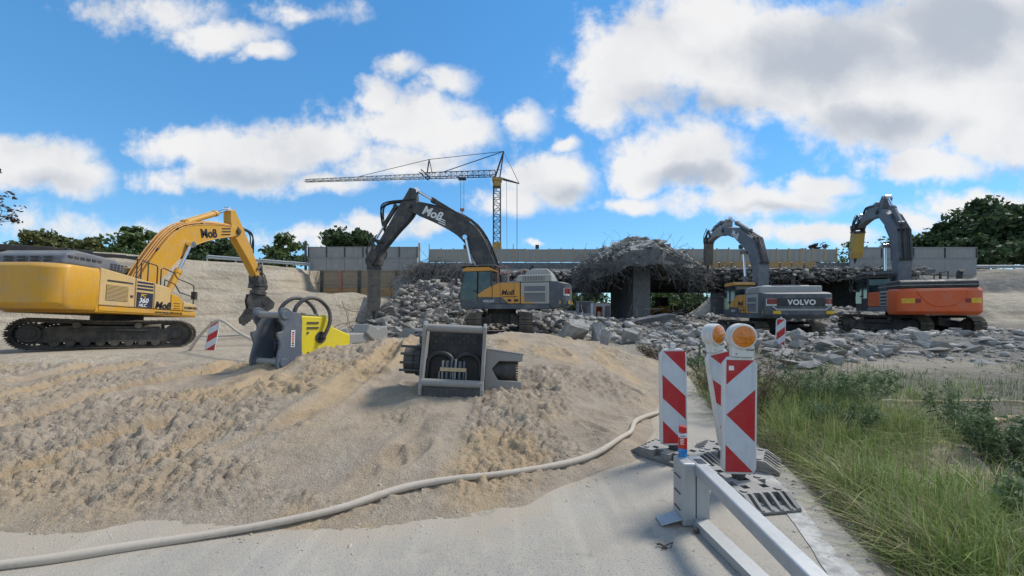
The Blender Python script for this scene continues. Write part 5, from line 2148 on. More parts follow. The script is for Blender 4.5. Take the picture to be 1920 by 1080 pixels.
    if rear_text:
        MB().bb(-3.462, -3.40, -1.0, 1.05, 1.78, 2.16).build('rear_plate', M['black'], cw, .01)
        MB().prism([(1.28, 1.86), (1.05, 1.66), (-1.0, 1.66), (-1.25, 1.86), (-1.28, 1.80), (-1.02, 1.58), (1.07, 1.58), (1.31, 1.80)], -3.47, -3.41, 'x').build('rear_trim', Gy, cw)
        lettering('lettering', 'VOLVO', .34, frame((-3.466, .0, 1.85), (0, -1, 0), (0, 0, 1)), M['white_letter'], cw, 0, .03, 'CENTER', .004, 1.08)


S1 = 1.16
d1 = lambda *p: [(a / S1, b / S1) for a, b in p]
k = excavator(dict(name='excavator', label='dark slate and orange excavator in the middle driving a breaker into the rubble', scale=S1, loc=(-.6, 22.8, .24),
                   head=168, track=90, gauge=2.28, tl=4.9, tw=.6, seed=2,
                   boom=d1((.45, 2.4), (.95, 4.1), (1.95, 5.85), (3.6, 6.85), (5.7, 7.65)), boom_w=[.34, .44, .46, .38, .24],
                   bc0=(1.05, 1.5), bc1=d1((2.05, 5.55))[0], stick=d1((5.55, 8.75), (5.9, 7.6), (6.9, 6.3), (7.95, 4.95)), stick_w=[.16, .46, .32, .2],
                   sc0=d1((2.15, 6.65))[0], sc1=d1((5.35, 8.65))[0], sc_f=.68, tc0=d1((6.75, 7.75))[0], tc1=d1((8.15, 5.75))[0], tool=d1((8.25, 4.1))[0],
                   m_boom=M['slate_dark'], m_stick=M['slate_dark'], m_cyl=M['slate_dark'], lines=4))
upper_slate(k)
make_breaker(k, d1((8.28, 3.95))[0], 0.0, 2.35, .66, M['steel_brown'], yaw=R(38), chis=.3)
b0 = Vector((4.55 / S1, .29, 7.05 / S1))
lettering('lettering', 'Moß', .62, frame(b0 + Vector((.30, 0, .10)), (-1, 0, -.44), (-.44, 0, 1)), M['white_letter'], k, .15, .03)
for i in range(3):
    MB().bb(0, -.42, .284, .29, 0, .05).build('small_print', M['white_letter'], k, mtx=Matrix.Translation((b0.x - .62, 0, b0.z - .22 - i * .11)) @ Matrix.Rotation(R(-24), 4, 'Y'))

k = excavator(dict(name='excavator', label='dark slate and orange excavator seen from behind, its breaker raised to the bridge edge', scale=.99, loc=(13.8, 21.3, -.02),
                   head=82, track=84, gauge=2.55, tl=4.95, tw=.6, seed=3,
                   bk=1, boom=[(.40, 2.1), (.42, 4.1), (1.05, 5.35), (2.9, 6.40), (5.0, 7.0)], boom_w=[.32, .40, .44, .34, .22],
                   bc0=(1.05, 1.5), bc1=(1.55, 5.0), stick=[(4.7, 7.65), (5.2, 7.1), (6.6, 7.15), (8.1, 6.9)], stick_w=[.16, .36, .28, .18],
                   sc0=(1.75, 6.32), sc1=(4.6, 7.72), tc0=(5.9, 7.75), tc1=(7.7, 7.55), tool=(8.45, 6.75),
                   m_boom=M['slate_dusty'], m_stick=M['steel_pale'], m_cyl=M['slate_dusty'], lines=5))
upper_slate(k, True, None, False, False, .62)
make_breaker(k, (8.5, 6.75), R(-5), 1.75, .62, M['steel_brown'], chis=.3)
lettering('lettering', 'Moß', .56, frame((3.6, .29, 6.42), (-1, 0, -.50), (-.50, 0, 1)), M['white_letter'], k, .15, .03)


# ---------------- orange machine
def upper_orange(root):
    O, B = M['orange'], M['black']
    MB().prism([(-2.3, 1.18), (1.7, 1.18), (1.75, 1.42), (-2.3, 1.42)], -1.46, 1.46).build('upper_frame', M['grey_hood'], root, .03)
    cw = counterweight(root, O, -2.2, -3.4, 1.04, 2.26, 1.5, .85)
    # dished panel on the back
    pts = smooth_line([(.85, 2.12, 0), (.62, 1.75, 0), (.28, 1.48, 0), (-.28, 1.48, 0), (-.62, 1.75, 0), (-.85, 2.12, 0)], 4)
    MB().tube([(-3.395, p[0], p[1]) for p in pts], .035, 6).build('pressed_rib', O, cw, smooth=True)
    for s in (-1, 1):
        cw_strip('warning_sticker', M['sign_yellow'], cw, s * .93, s * 1.33, 1.58, 1.80, -3.4, .85, 1.5, .012)
        cw_strip('tail_lamp', M['lamp_red'], cw, s * .74, s * .90, 1.60, 1.78, -3.4, .85, 1.5, .02)
    y = 1.47
    p1 = MB().bb(-2.2, -1.35, .7, y, 1.44, 2.22).build('side_panel', M['light_grey'], root, .02)
    p2 = MB().bb(-1.32, .06, .7, y, 1.44, 2.20).build('side_panel', O, root, .02)
    for i in range(4):
        MB().bb(-2.1, -1.45, y, y + .012, 1.52 + i * .17, 1.61 + i * .17).build('vent_hole', B, p1)
    MB().bb(-2.2, 1.5, -y, -.7, 1.44, 2.20).build('side_panel', O, root, .02)
    h = MB().prism([(-3.15, 2.27), (-.9, 2.22), (-.9, 2.60), (-3.0, 2.66), (-3.15, 2.56)], -1.30, 1.36).build('engine_hood', B, root, .05)
    MB().bb(-3.19, -.9, -1.34, 1.40, 2.40, 2.43).build('hood_trim', M['light_grey'], h)
    MB().bb(-2.95, -1.0, -1.1, 1.1, 2.64, 2.68).build('hood_mesh', M['grey_hood'], h, .01)
    for i in range(6):
        MB().bb(-1.75 + i * .13, -1.70 + i * .13, 1.36, 1.375, 2.30, 2.56).build('slat', M['grey_hood'], h)
    MB().tube([(-2.4, -1.0, 2.6), (-2.4, -1.0, 2.95), (-2.55, -1.0, 3.1)], .11, 10).build('exhaust', B, root)
    rail('handrail', root, [(-1.1, -1.2, 2.5), (-1.1, -1.2, 3.15), (-.4, -1.2, 3.15), (-.4, -1.2, 2.5)], .028)
    rail('handrail', root, [(-.3, -1.3, 2.5), (-.3, -1.3, 3.1), (.3, -1.3, 3.1), (.3, -1.3, 2.5)], .028)
    MB().bb(.40, .80, -.38, .38, 1.4, 2.25).build('boom_bracket', B, root, .03)
    make_cab(root, B, B, B, 3.12, True)
    MB().cyl((.1, 1.2, 3.22), (.03, 1.2, 3.22), .07, n=12).build('work_lamp', M['white_plastic'], root)


S4 = 1.08
d4 = lambda *p: [(a / S4, b / S4) for a, b in p]
k = excavator(dict(name='excavator', label='excavator with an orange counterweight and black bonnet, ochre breaker raised', scale=S4, loc=(22.35, 22.2, .20),
                   head=66, track=90, gauge=2.5, tl=4.75, tw=.6, seed=4,
                   bk=1, boom=d4((.40, 2.3), (.25, 4.2), (.42, 5.75), (1.3, 6.75), (2.5, 7.55)), boom_w=[.34, .40, .42, .34, .22],
                   bc0=(.95, 1.5), bc1=d4((1.05, 5.2))[0], stick=d4((2.0, 8.35), (2.7, 7.7), (4.4, 7.7), (6.1, 7.35)), stick_w=[.16, .34, .28, .18],
                   sc0=d4((.38, 6.35))[0], sc1=d4((1.95, 8.3))[0], tc0=d4((3.2, 8.2))[0], tc1=d4((5.7, 8.0))[0], tool=d4((6.5, 7.15))[0],
                   m_boom=M['slate_dusty'], m_stick=M['slate_dusty'], m_cyl=M['blue_grey'], lines=5))
upper_orange(k)
make_breaker(k, d4((6.5, 7.0))[0], R(-14), 1.75, .68, M['breaker_ochre'], chis=.2)

# ------------------------------------------------------------------ delineators and their rubber feet


def stripes(kind):
    w, h = .25, .98
    if kind == 'chevron':
        P = [(1, [(0, 0), (.96, 0), (0, .22)]), (0, [(0, .22), (.96, 0), (1, 0), (1, .26), (0, .49)]), (1, [(1, .26), (1, .73), (0, .49)]),
             (0, [(0, .49), (1, .73), (1, 1), (.96, 1), (0, .76)]), (1, [(0, .76), (.96, 1), (0, 1)])]
    else:
        P = [(1, [(.04, 0), (1, 0), (1, .235)]), (0, [(0, 0), (.04, 0), (1, .235), (1, .49), (0, .255)]), (1, [(0, .255), (1, .49), (1, .745), (0, .51)]),
             (0, [(0, .51), (1, .745), (1, 1), (.98, 1), (0, .755)]), (1, [(0, .755), (.98, 1), (0, 1)])]
        if kind == 'slash':
            P = [(m_, [(1 - x, z) for x, z in q]) for m_, q in P]
    return [(m_, [((x - .5) * w, h * (1 - z)) for x, z in q]) for m_, q in P]


def delineator(label, x, y, z, kind, rz=0.0, lean=0.0, lamp=None, back=0.0, h0=.15, knob=False):
    T = Matrix.Translation((x, y, z)) @ Matrix.Rotation(rz, 4, 'Z') @ Matrix.Rotation(lean, 4, 'Y') @ Matrix.Rotation(back, 4, 'X')
    root = empty('traffic_delineator', T)
    tag(root, label, 'delineator', 'red and white delineators')
    out = [(-.145, .05), (-.11, 0), (.11, 0), (.145, .05), (.145, .97), (.10, 1.03), (-.10, 1.03), (-.145, .97)]
    MB().prism([(p[0], p[1] + h0) for p in out], -.028, .028).build('panel', M['white_plastic'], root, .012)
    for m_, q in stripes(kind):
        MB().prism([(p[0] * .98, p[1] + h0 + .025) for p in q], -.0325, -.026).build('red_stripe' if m_ else 'white_stripe', M['red_sheet'] if m_ else M['white_sheet'], root)
    MB().prism([(-.06, h0 + .002), (.06, h0 + .002), (.028, h0 - .06), (.028, .03), (-.028, .03), (-.028, h0 - .06)], -.026, .026).build('foot_spigot', M['dark_steel'], root, .005)
    if knob:
        MB().bb(-.02, .03, -.02, .02, h0 + 1.028, h0 + 1.09).build('lamp_socket', M['white_plastic'], root, .006)
    if lamp is not None:
        dx, yaw = lamp
        L_ = Matrix.Translation((dx, 0, h0 + 1.03)) @ Matrix.Rotation(yaw, 4, 'Z')
        bx = MB().bb(-.088, .088, -.045, .045, .002, .10, 0, L_).build('battery_box', M['white_plastic'], root, .008)
        hs = MB()
        n = 32
        hs.cyl((-.01, -.06, .182), (-.01, .05, .182), .113, n=n, T=L_).cyl((-.01, -.075, .182), (-.01, -.058, .182), .106, n=n, T=L_)
        hs.prism([(-.05, .09), (.06, .09), (.05, .13), (-.06, .13)], -.045, .04, 'y', 0, L_)
        hs = hs.build('lamp_housing', M['white_plastic'], root, .006, smooth=True)
        ln = MB()
        V, F = [], []
        rings = 5
        for i in range(rings + 1):
            r = .092 * i / rings
            for k2 in range(n):
                a = 2 * math.pi * k2 / n
                V.append((-.01 + r * math.cos(a), -.076 - .022 * (1 - (i / rings) ** 2), .182 + r * math.sin(a)))
        for i in range(rings):
            for k2 in range(n):
                F.append((i * n + k2, i * n + (k2 + 1) % n, (i + 1) * n + (k2 + 1) % n, (i + 1) * n + k2))
        ln.add(V, F, 0, L_)
        ln.build('lens', M['amber'], root, smooth=True)
        lettering('lettering', 'LAUER', .022, frame(L_ @ Vector((.02, -.0462, .06)), L_.to_3x3() @ Vector((1, 0, 0)), (0, 0, 1)), M['black_letter'], root, 0, .02, ext=.0005)
        MB().cyl(L_ @ Vector((-.06, -.046, .03)), L_ @ Vector((-.06, -.05, .03)), .005, n=8).build('screw', M['dark_steel'], root)
    return root


def base_plate(label, x, y, ang, z=0.0):
    root = empty('base_plate', Matrix.Translation((x, y, z + .004)) @ Matrix.Rotation(ang, 4, 'Z'))
    tag(root, label, 'base plate', 'rubber base plates under the delineators')
    w = .205
    b = MB()
    b.prism([(-.41, 0), (.41, 0), (.41, .02), (.36, .034), (-.36, .034), (-.41, .02)], -w, w)
    b.build('floor_slab', M['rubber'], root, .004)
    t = MB()
    ys = [-w, -.12, -.055, .055, .12, w]
    xs = [-.27, -.19, -.13, -.045, .045, .13, .19, .27]
    holes = {(1, 1), (1, 3), (5, 1), (5, 3), (3, 2), (2, 0), (4, 4), (2, 4), (4, 0)}
    for i in range(7):
        for j in range(5):
            if (i, j) in holes:
                continue
            t.bb(xs[i], xs[i + 1], ys[j], ys[j + 1], .034, .105)
    t.build('deck_block', M['rubber'], root)
    for s in (-1, 1):
        r_ = MB()
        for yy, ww in ((-w + .018, .018), (-.125, .012), (-.04, .012), (.04, .012), (.125, .012), (w - .018, .018)):
            r_.prism([(s * .27, .034), (s * .41, .005), (s * .405, .03), (s * .29, .105), (s * .27, .105)], yy - ww, yy + ww)
        r_.build('end_rib', M['rubber'], root)
    for (kx, ky) in ((-.23, .155), (.23, -.155), (.23, .155), (-.23, -.155), (0, .16), (0, -.16)):
        MB().cyl((kx, ky, .105), (kx, ky, .116), .028, n=14).build('knob', M['rubber'], root)
    for yy, s_ in ((-.083, 'LAUER'), (.083, 'K1 TS')):
        lettering('lettering', s_, .042, frame((.345, yy - .018, .041), (0, 1, 0), (-1, 0, .25)), M['rubber'], root, 0, .02, 'CENTER', .004)
    return root


base_plate('rubber base plate nearest the camera, under the chevron delineator', 2.02, 3.44, R(-82))
base_plate('rubber base plate under the lampless delineator at the sand edge', 1.73, 4.16, R(133))
base_plate('rubber base plate under the leaning delineator by the grass', 2.36, 4.14, R(-36))
delineator('front delineator with a red chevron and an amber warning lamp on top', 1.995, 3.44, 0, 'chevron', R(-3), R(.6), (.02, R(-8)))
delineator('upright delineator without a lamp at the edge of the sand heap', 1.73, 4.17, 0, 'back', R(2), R(-.6), None, knob=True)
delineator('leaning delineator with an amber lamp, half hidden behind the chevron one', 2.36, 4.15, .0, 'back', R(14), R(-10.5), (-.01, R(10)))
fx, fy = 9.35, 13.6
delineator('faded delineator standing alone on the rubble behind the dry weeds', fx, fy, top_z(fx, fy) - .05, 'slash', R(-18), R(2), None, h0=.1, knob=True)
fx, fy = -10.35, 13.3
delineator('small delineator leaning by the front of the yellow excavator track', fx, fy, top_z(fx, fy) - .12, 'slash', R(30), R(9), None, h0=.1)

_st = MB().bb(-.105, -.062, -.0345, -.0325, 1.065, 1.105).build('sticker', M['white_letter'], bpy.data.objects['traffic_delineator'])

# ------------------------------------------------------------------ low steel barrier


def build_barrier():
    root = empty('steel_barrier', loc=(1.36, 2.95, 0))
    tag(root, 'low galvanised steel barrier frame running towards the camera', 'barrier')
    G_ = M['galv']
    p = MB()
    p.bb(-.105, -.005, -.09, .09, .0, .465)
    p.build('post', G_, root, .014)
    q = MB()
    q.bb(.0, .095, -.085, -.075, .0, .45).bb(.0, .095, .075, .085, .0, .45).bb(.088, .097, -.075, .075, .0, .45)
    q.build('post', G_, root, .003)
    tp = MB()
    tp.bb(-.0, .10, -.09, .09, .452, .458)
    tp.build('cap_plate', G_, root, .003)
    MB().bb(.018, .082, -.07, .02, .459, .461).build('cap_hole', M['navy'], root)
    d = Vector((-.078, -1.18, 0))
    ang = math.atan2(d.y, d.x)
    T = Matrix.Translation((.035, -.075, .40)) @ Matrix.Rotation(ang, 4, 'Z')
    r_ = MB()
    r_.bb(0, 2.9, -.050, .050, -.022, .06, 0, T)
    r_.build('top_rail', G_, root, .014, segs=3)
    T2 = Matrix.Translation((.02, -.02, .03)) @ Matrix.Rotation(R(-90.0 + 4.6), 4, 'Z')
    b = MB()
    b.prism([(-.055, .03), (.055, .03), (.055, .024), (-.049, .024), (-.049, -.028), (-.055, -.028)], .02, 2.9, 'x', 0, T2)
    b.bb(.02, 2.9, -.055, .055, .024, .03, 0, T2)
    b.build('ground_rail', G_, root, .004)
    for t in (1.13, 2.5):
        c = T @ Vector((t, 0, 0))
        MB().bb(c.x - .045, c.x + .06, c.y - .07, c.y + .03, 0, .376).build('post', G_, root, .008)
    f = MB()
    f.prism([(-.26, .006), (-.105, .05), (-.105, .06), (-.26, .014)], -.09, .04)
    f.build('foot_flap', G_, root, .003)
    for z in (.1, .22, .34):
        MB().bb(-.112, -.105, -.05, .05, z, z + .008).build('slot', M['dark_steel'], root)
    MB().cyl((-.04, -.16, .0), (-.04, -.16, .03), .018, n=6).build('anchor_bolt', M['dark_steel'], root)


build_barrier()


def build_can():
    root = empty('spray_can', loc=(1.315, 3.0, .466))
    tag(root, 'red and blue spray can standing on the barrier post', 'spray can')
    r = .0325
    MB().cyl((0, 0, 0), (0, 0, .068), r, n=24).build('blue_print', M['can_blue'], root, smooth=True)
    MB().cyl((0, 0, .0681), (0, 0, .152), r, n=24).build('red_print', M['red_paint'], root, smooth=True)
    MB().cyl((0, 0, .1521), (0, 0, .178), r, n=24).build('white_band', M['white_plastic'], root, smooth=True)
    MB().cyl((0, 0, .178), (0, 0, .188), r, .024, n=24).build('shoulder', M['galv_cyl'], root, smooth=True)
    MB().cyl((0, 0, .186), (0, 0, .234), .029, .0275, n=24).build('cap', M['red_paint'], root, .003, smooth=True)
    MB().cyl((0, 0, -.002), (0, 0, .004), r + .001, n=24).build('rim', M['galv_cyl'], root)
    lp = Vector((1.315, 3.0, 0))
    fdir = Vector((-lp.x, -lp.y, 0)).normalized()
    rt = Vector((-fdir.y, fdir.x, 0))
    rt = Vector((fdir.y * -1, fdir.x, 0))
    for i, (z, w) in enumerate(((.138, .026), (.126, .030), (.114, .020), (.102, .028))):
        m = MB()
        for k in range(5):
            a0 = -w / r / 2 + w / r * k / 5 - .15
            a1 = a0 + w / r / 5
            V = []
            for a in (a0, a1):
                for rr in (r + .0002, r + .0012):
                    dd = fdir * math.cos(a) + rt * math.sin(a)
                    for zz in (z, z + .0055):
                        V.append((dd.x * rr, dd.y * rr, zz))
            m.add(V, [(0, 1, 3, 2), (4, 6, 7, 5), (2, 3, 7, 6), (1, 5, 7, 3), (0, 2, 6, 4), (0, 4, 5, 1)])
        m.build('print_line', M['white_letter'], root)
    lp = fdir * (r + .0004) + Vector((0, 0, .165))
    MB().box((0, 0, 0), (.034, .005, .0012)).build('print_line', M['black_letter'], root, mtx=frame(lp, rt, (0, 0, 1)))


build_can()

# ------------------------------------------------------------------ hoses


def hose_thing(name, label, pts, r, mat, lift=None, sag=.8):
    P = smooth_line(pts, 14)
    out = []
    for i, p in enumerate(P):
        z = p[2] if len(p) > 2 else top_z(p[0], p[1]) + r * sag
        out.append([p[0], p[1], z])
    z = np.array([q[2] for q in out])
    for _ in range(4):
        zz = np.convolve(np.pad(z, 2, 'edge'), np.ones(5) / 5, 'valid')
        z = np.maximum(zz, z - .01) if lift is None else zz
    rr = random.Random(4)
    rad = [r * (1 + .10 * math.sin(i * .21) + rr.uniform(-.03, .03)) for i in range(len(out))]
    m = MB().tube([(q[0], q[1], zz) for q, zz in zip(out, z)], rad, 12)
    o = m.build(name, mat, None, smooth=True, fix=False)
    tag(o, label, 'hose')
    return o


hose_thing('fire_hose', 'long pale cloth hose snaking across the road and over the sand', [(-6.5, 1.75), (-4.6, 2.12), (-3.15, 2.40), (-2.5, 2.60), (-1.46, 2.95), (-.83, 3.36), (0, 3.62), (.77, 4.0), (1.38, 4.65), (1.70, 5.3), (2.3, 6.0), (2.62, 6.2)], .029, M['hose_cloth'])
hose_thing('loose_hose', 'thin pale hose arching over the small leaning delineator', [(-10.75, 12.9, .12), (-10.4, 12.9, .65), (-9.9, 12.9, 1.17), (-9.5, 12.8, 1.22), (-8.9, 12.5, .95), (-8.2, 12.1, .72), (-7.2, 11.6, .5)], .045, M['hose_cloth'], 1)

# ------------------------------------------------------------------ yellow breaker lying on the heap


def side_plate(mb, pts, y, th, T=None):
    q = smooth_line(pts + [pts[0]], 3)[:-1]
    mb.prism([(p[0], p[1]) for p in q], y - th / 2, y + th / 2, 'y', 0, T)


def build_lying_breaker():
    root = empty('hydraulic_breaker', Matrix.Translation((-4.60, 7.2, 1.06)) @ Matrix.Rotation(R(66), 4, 'Z') @ Matrix.Rotation(R(2), 4, 'Y'))
    tag(root, 'yellow hydraulic breaker with a blue-grey bracket lying on the sand', 'breaker attachment')
    pts = [(0.03, .50), (.10, .57), (.22, .57), (.36, .50), (.58, .44), (.60, 0), (.60, -.50), (.30, -.56), (.12, -.58), (.0, -.50), (.02, -.30), (.07, -.10), (.0, .06), (.02, .12), (.12, .14), (.14, .22), (.06, .32)]
    for s in (-1, 1):
        m = MB()
        side_plate(m, [(p[0] * .82, p[1]) for p in pts], s * .37, .05)
        m.cyl((.13, s * .37 - .045, .44), (.13, s * .37 + .045, .44), .085, n=18).cyl((.14, s * .37 - .045, -.44), (.14, s * .37 + .045, -.44), .085, n=18)
        pl = m.build('bracket_plate', M['blue_grey'], root, .012)
        if s < 0:
            MB().bb(.26, .34, -.402, -.396, -.16, .16).build('label_plate', M['white_plastic'], pl)
            for i in range(7):
                MB().bb(.28, .32, -.404, -.402, -.14 + i * .04, -.115 + i * .04).build('print_mark', M['red_paint'] if 1 < i < 6 else M['black_letter'], pl)
    for z in (.44, -.44):
        MB().cyl((.15, -.37, z), (.15, .37, z), .062, n=16).build('cross_pin', M['steel_pale'], root, .006)
    MB().bb(.45, .50, -.37, .37, -.52, .44).build('back_plate', M['black'], root, .01)
    v = MB()
    for i in range(4):
        v.cyl((.35, -.15 + i * .1, -.02), (.35, -.15 + i * .1, -.22), .03, n=10)
    v.bb(.32, .38, -.22, .22, -.12, -.08)
    v.build('coupling_block', M['navy'], root)
    yb = MB()
    prof = [(.50, -.50), (.50, .44), (.98, .42), (1.08, .47), (1.30, .20), (1.75, .04), (1.75, -.22), (1.42, -.30), (1.05, -.50)]
    yb.prism(prof, -.31, .31)
    body = yb.build('housing', M['yellow_new'], root, .025)
    MB().prism([(1.05, -.52), (1.44, -.31), (1.80, -.24), (1.80, -.16), (1.40, -.22), (1.02, -.43)], -.34, .34).build('edge_rib', M['steel_pale'], body, .015)
    MB().prism([(.66, .445), (.98, .43), (.98, .47), (.66, .49)], -.25, .25).build('top_cover', M['steel_pale'], body, .01)
    for z in (.28, .18):
        MB().bb(.66, .92, -.325, -.308, z, z + .035).build('slot', M['black'], body)
    MB().bb(.62, 1.0, -.322, -.308, -.36, -.345).build('groove', M['black'], body)
    MB().cyl((.98, -.33, .0), (.98, -.25, .0), .12, n=22).build('hose_port', M['black'], body)
    MB().cyl((.98, -.40, -.01), (.98, -.30, -.01), .045, n=12).build('hose_fitting', M['dark_steel'], body)
    for (x, z) in ((.68, .10), (.72, -.38), (.90, -.42), (1.1, -.26), (.70, -.30)):
        MB().cyl((x, -.325, z), (x, -.31, z), .022, n=10).build('bolt', M['black'], body)
    for y in (-.30, .12):
        pts = smooth_line([(.98, -.40 if y < 0 else .1, .0), (1.10, y - .12, .30), (1.12, y - .06, .56), (.94, y, .76), (.66, y, .78), (.44, y + .02, .60), (.38, y + .03, .30)], 8)
        MB().tube(pts, .038, 10).build('hose', M['dark_steel'], root, smooth=True, fix=False)
    MB().tube([(1.34, 0, .12), (1.38, 0, .24), (1.44, 0, .27), (1.50, 0, .23), (1.52, 0, .08)], .03, 8).build('lifting_eye', M['steel_pale'], body, smooth=True)
    nz = MB()
    nz.prism([(1.75, .05), (2.9, .07), (2.9, -.16), (1.75, -.20)], -.18, .18)
    nz.build('tool_sleeve', M['steel_pale'], root, .03)
    nz = MB()
    nz.prism([(2.30, .06), (2.42, .27), (2.62, .22), (2.70, .15), (2.82, .22), (3.02, .22), (3.05, -.16), (2.86, -.18), (2.5, -.1)], -.24, .24)
    nz.build('tool_guard', M['steel_pale'], root, .03)
    return root


build_lying_breaker()


def build_cutter():
    gz = float(mound(-.83, 5.35, False)) + .04
    T = Matrix.Translation((-.86, 5.42, gz - .02)) @ Matrix.Rotation(R(3), 4, 'Z') @ Matrix.Rotation(R(3.0), 4, 'Y') @ Matrix.Rotation(R(-9), 4, 'X')
    root = empty('drum_cutter', T)
    tag(root, 'dusty black drum cutter attachment with an open bracket facing the camera', 'cutter attachment')
    B, D = M['black'], M['dark_steel']
    for s in (-1, 1):
        m = MB()
        m.prism([(0, .02), (.03, .0), (.20, .0), (.42, .1), (.44, .6), (.40, .98), (.14, 1.08), (.03, 1.07), (-.02, 1.0), (.0, .86), (.04, .70), (.0, .45), (.02, .25), (-.02, .12)], -.025, .025, 'x', 0, Matrix.Translation((s * .43, 0, 0)))
        m.build('bracket_plate', M['steel_pale'], root, .012)
    MB().cyl((-.43, .06, .98), (.43, .06, .98), .055, n=16).build('cross_pin', M['steel_pale'], root)
    MB().cyl((-.43, .05, .20), (.43, .05, .20), .055, n=16).build('cross_pin', M['steel_pale'], root)
    MB().bb(-.41, .41, .02, .05, .0, .14).build('lower_plate', D, root, .01)
    bp = MB().bb(-.41, .41, .36, .40, .06, 1.04).build('back_plate', B, root, .01)
    for j, z in enumerate((.90, .80)):
        for i in range(6):
            MB().cyl((-.30 + i * .12, .36, z), (-.30 + i * .12, .335, z), .024, n=10).build('bolt', D, bp)
    for (x, z) in ((-.32, .70), (-.16, .69), (.12, .68), (.30, .70)):
        MB().cyl((x, .36, z), (x, .34, z), .02, n=10).build('bolt', D, bp)
    for s in (-1, 1):
        pts = [(s * .20 + .19 * math.cos(a), .26, .46 + .17 * math.sin(a)) for a in np.linspace(math.pi, 0, 12)]
        MB().tube([(pts[0][0], .26, .25)] + pts + [(pts[-1][0], .26, .3)], .036, 10).build('hose', M['hose_black'], root, smooth=True, fix=False)
    cb = MB().bb(-.19, .19, .16, .20, .365, .42).build('coupling_bar', M['wood_pale'], root, .004)
    for i in range(6):
        x = -.155 + i * .062
        m = MB()
        r = .024 if i in (1, 4) else .016
        m.cyl((x, .18, .42), (x, .18, .52 + (.03 if i in (2, 3) else 0)), r, n=10).cyl((x, .18, .36), (x, .18, .26), r * .8, n=10)
        m.build('coupling', M['blue_grey'] if i % 3 else M['steel_pale'], cb)
    for x in (-.20, 0, .19):
        MB().cyl((x, .18, .22), (x, .18, .365), .009, n=8).build('support_rod', M['steel_pale'], root)
    MB().bb(-.42, .42, .40, .78, .12, .80).build('gearbox', D, root, .03)
    # motor on one flank
    m = MB()
    m.cyl((-.46, .52, .52), (-.60, .52, .52), .24, n=24).cyl((-.60, .52, .52), (-.76, .52, .52), .215, n=24).cyl((-.5, .52, .52), (-.54, .52, .52), .27, n=24)
    mo = m.build('motor', D, root, .02, smooth=True)
    for z in (.34, .45, .58, .69):
        MB().bb(-.80, -.46, .27, .34, z, z + .035).build('cooling_rib', D, mo, .008)
    MB().bb(-.56, -.44, .4, .6, .76, .88).build('valve_block', D, mo, .01)
    # drum housing on the other flank
    h = MB()
    for y0, y1 in ((.34, .38), (.74, .78)):
        h.prism([(.46, .72), (1.02, .66), (1.02, .56), (.66, .55), (.56, .43), (.66, .27), (1.02, .26), (1.02, .13), (.46, .10)], y0, y1)
    h.prism([(.46, .74), (1.04, .68), (1.04, .655), (.46, .715)], .33, .80)
    h.bb(.46, 1.02, .34, .78, .10, .13)
    h.build('drum_housing', M['steel_pale'], root, .012)
    dr = MB()
    dr.cyl((.50, .56, .41), (.93, .56, .41), .165, n=26)
    for i in range(26):
        a = 2 * math.pi * i / 26
        dr.box((.945, .56 + .155 * math.cos(a), .41 + .155 * math.sin(a)), (.04, .022, .022))
    dr.build('cutting_drum', D, root, .006, smooth=True)


build_cutter()

# ------------------------------------------------------------------ grass and weeds


def grass_mat(name, cs):
    m = leaf_mat(name, cs[0], cs[1], cs[2])
    return m


M['grass'] = grass_mat('meadow_grass', ((.12, .19, .04), (.22, .31, .07), (.42, .46, .18)))
M['grass_dry'] = grass_mat('dry_grass', ((.20, .17, .08), (.32, .275, .15), (.46, .40, .26)))
M['weed'] = grass_mat('weed_leaf', ((.08, .125, .055), (.135, .19, .085), (.22, .27, .14)))
M['weed_brown'] = grass_mat('dry_weed', ((.07, .055, .035), (.13, .10, .065), (.19, .15, .09)))


def blades(name, P, H, W, mat, seed, lean=.45):
    rs = np.random.RandomState(seed)
    n = len(P)
    a = rs.uniform(0, 2 * np.pi, n)
    d = np.stack([np.cos(a), np.sin(a), np.zeros(n)], 1)
    s = np.stack([-np.sin(a), np.cos(a), np.zeros(n)], 1)
    ln = np.abs(rs.randn(n)) * lean
    rows = []
    for t, w in ((0, 1.0), (.4, .85), (.75, .55), (1.0, 0)):
        c = P + d * (ln * H * t ** 2)[:, None]
        c[:, 2] += H * t * (1 - .30 * np.clip(ln, 0, 1.6) * t)
        if t < 1:
            rows += [c - s * (W * w * .5)[:, None], c + s * (W * w * .5)[:, None]]
        else:
            rows += [c]
    V = np.stack(rows, 1).reshape(-1, 3)
    b = np.arange(n) * 7
    q = np.concatenate([np.stack([b, b + 1, b + 3, b + 2], 1), np.stack([b + 2, b + 3, b + 5, b + 4], 1)])
    t3 = np.stack([b + 4, b + 5, b + 6], 1)
    me = bpy.data.meshes.new(name)
    me.vertices.add(len(V))
    me.vertices.foreach_set('co', V.astype(np.float32).ravel())
    me.loops.add(q.size + t3.size)
    me.loops.foreach_set('vertex_index', np.concatenate([q.ravel(), t3.ravel()]).astype(np.int32))
    me.polygons.add(len(q) + len(t3))
    me.polygons.foreach_set('loop_start', np.concatenate([np.arange(len(q)) * 4, len(q) * 4 + np.arange(len(t3)) * 3]).astype(np.int32))
    me.polygons.foreach_set('use_smooth', np.ones(len(q) + len(t3), bool))
    me.materials.append(mat)
    me.update()
    me.validate()
    return me


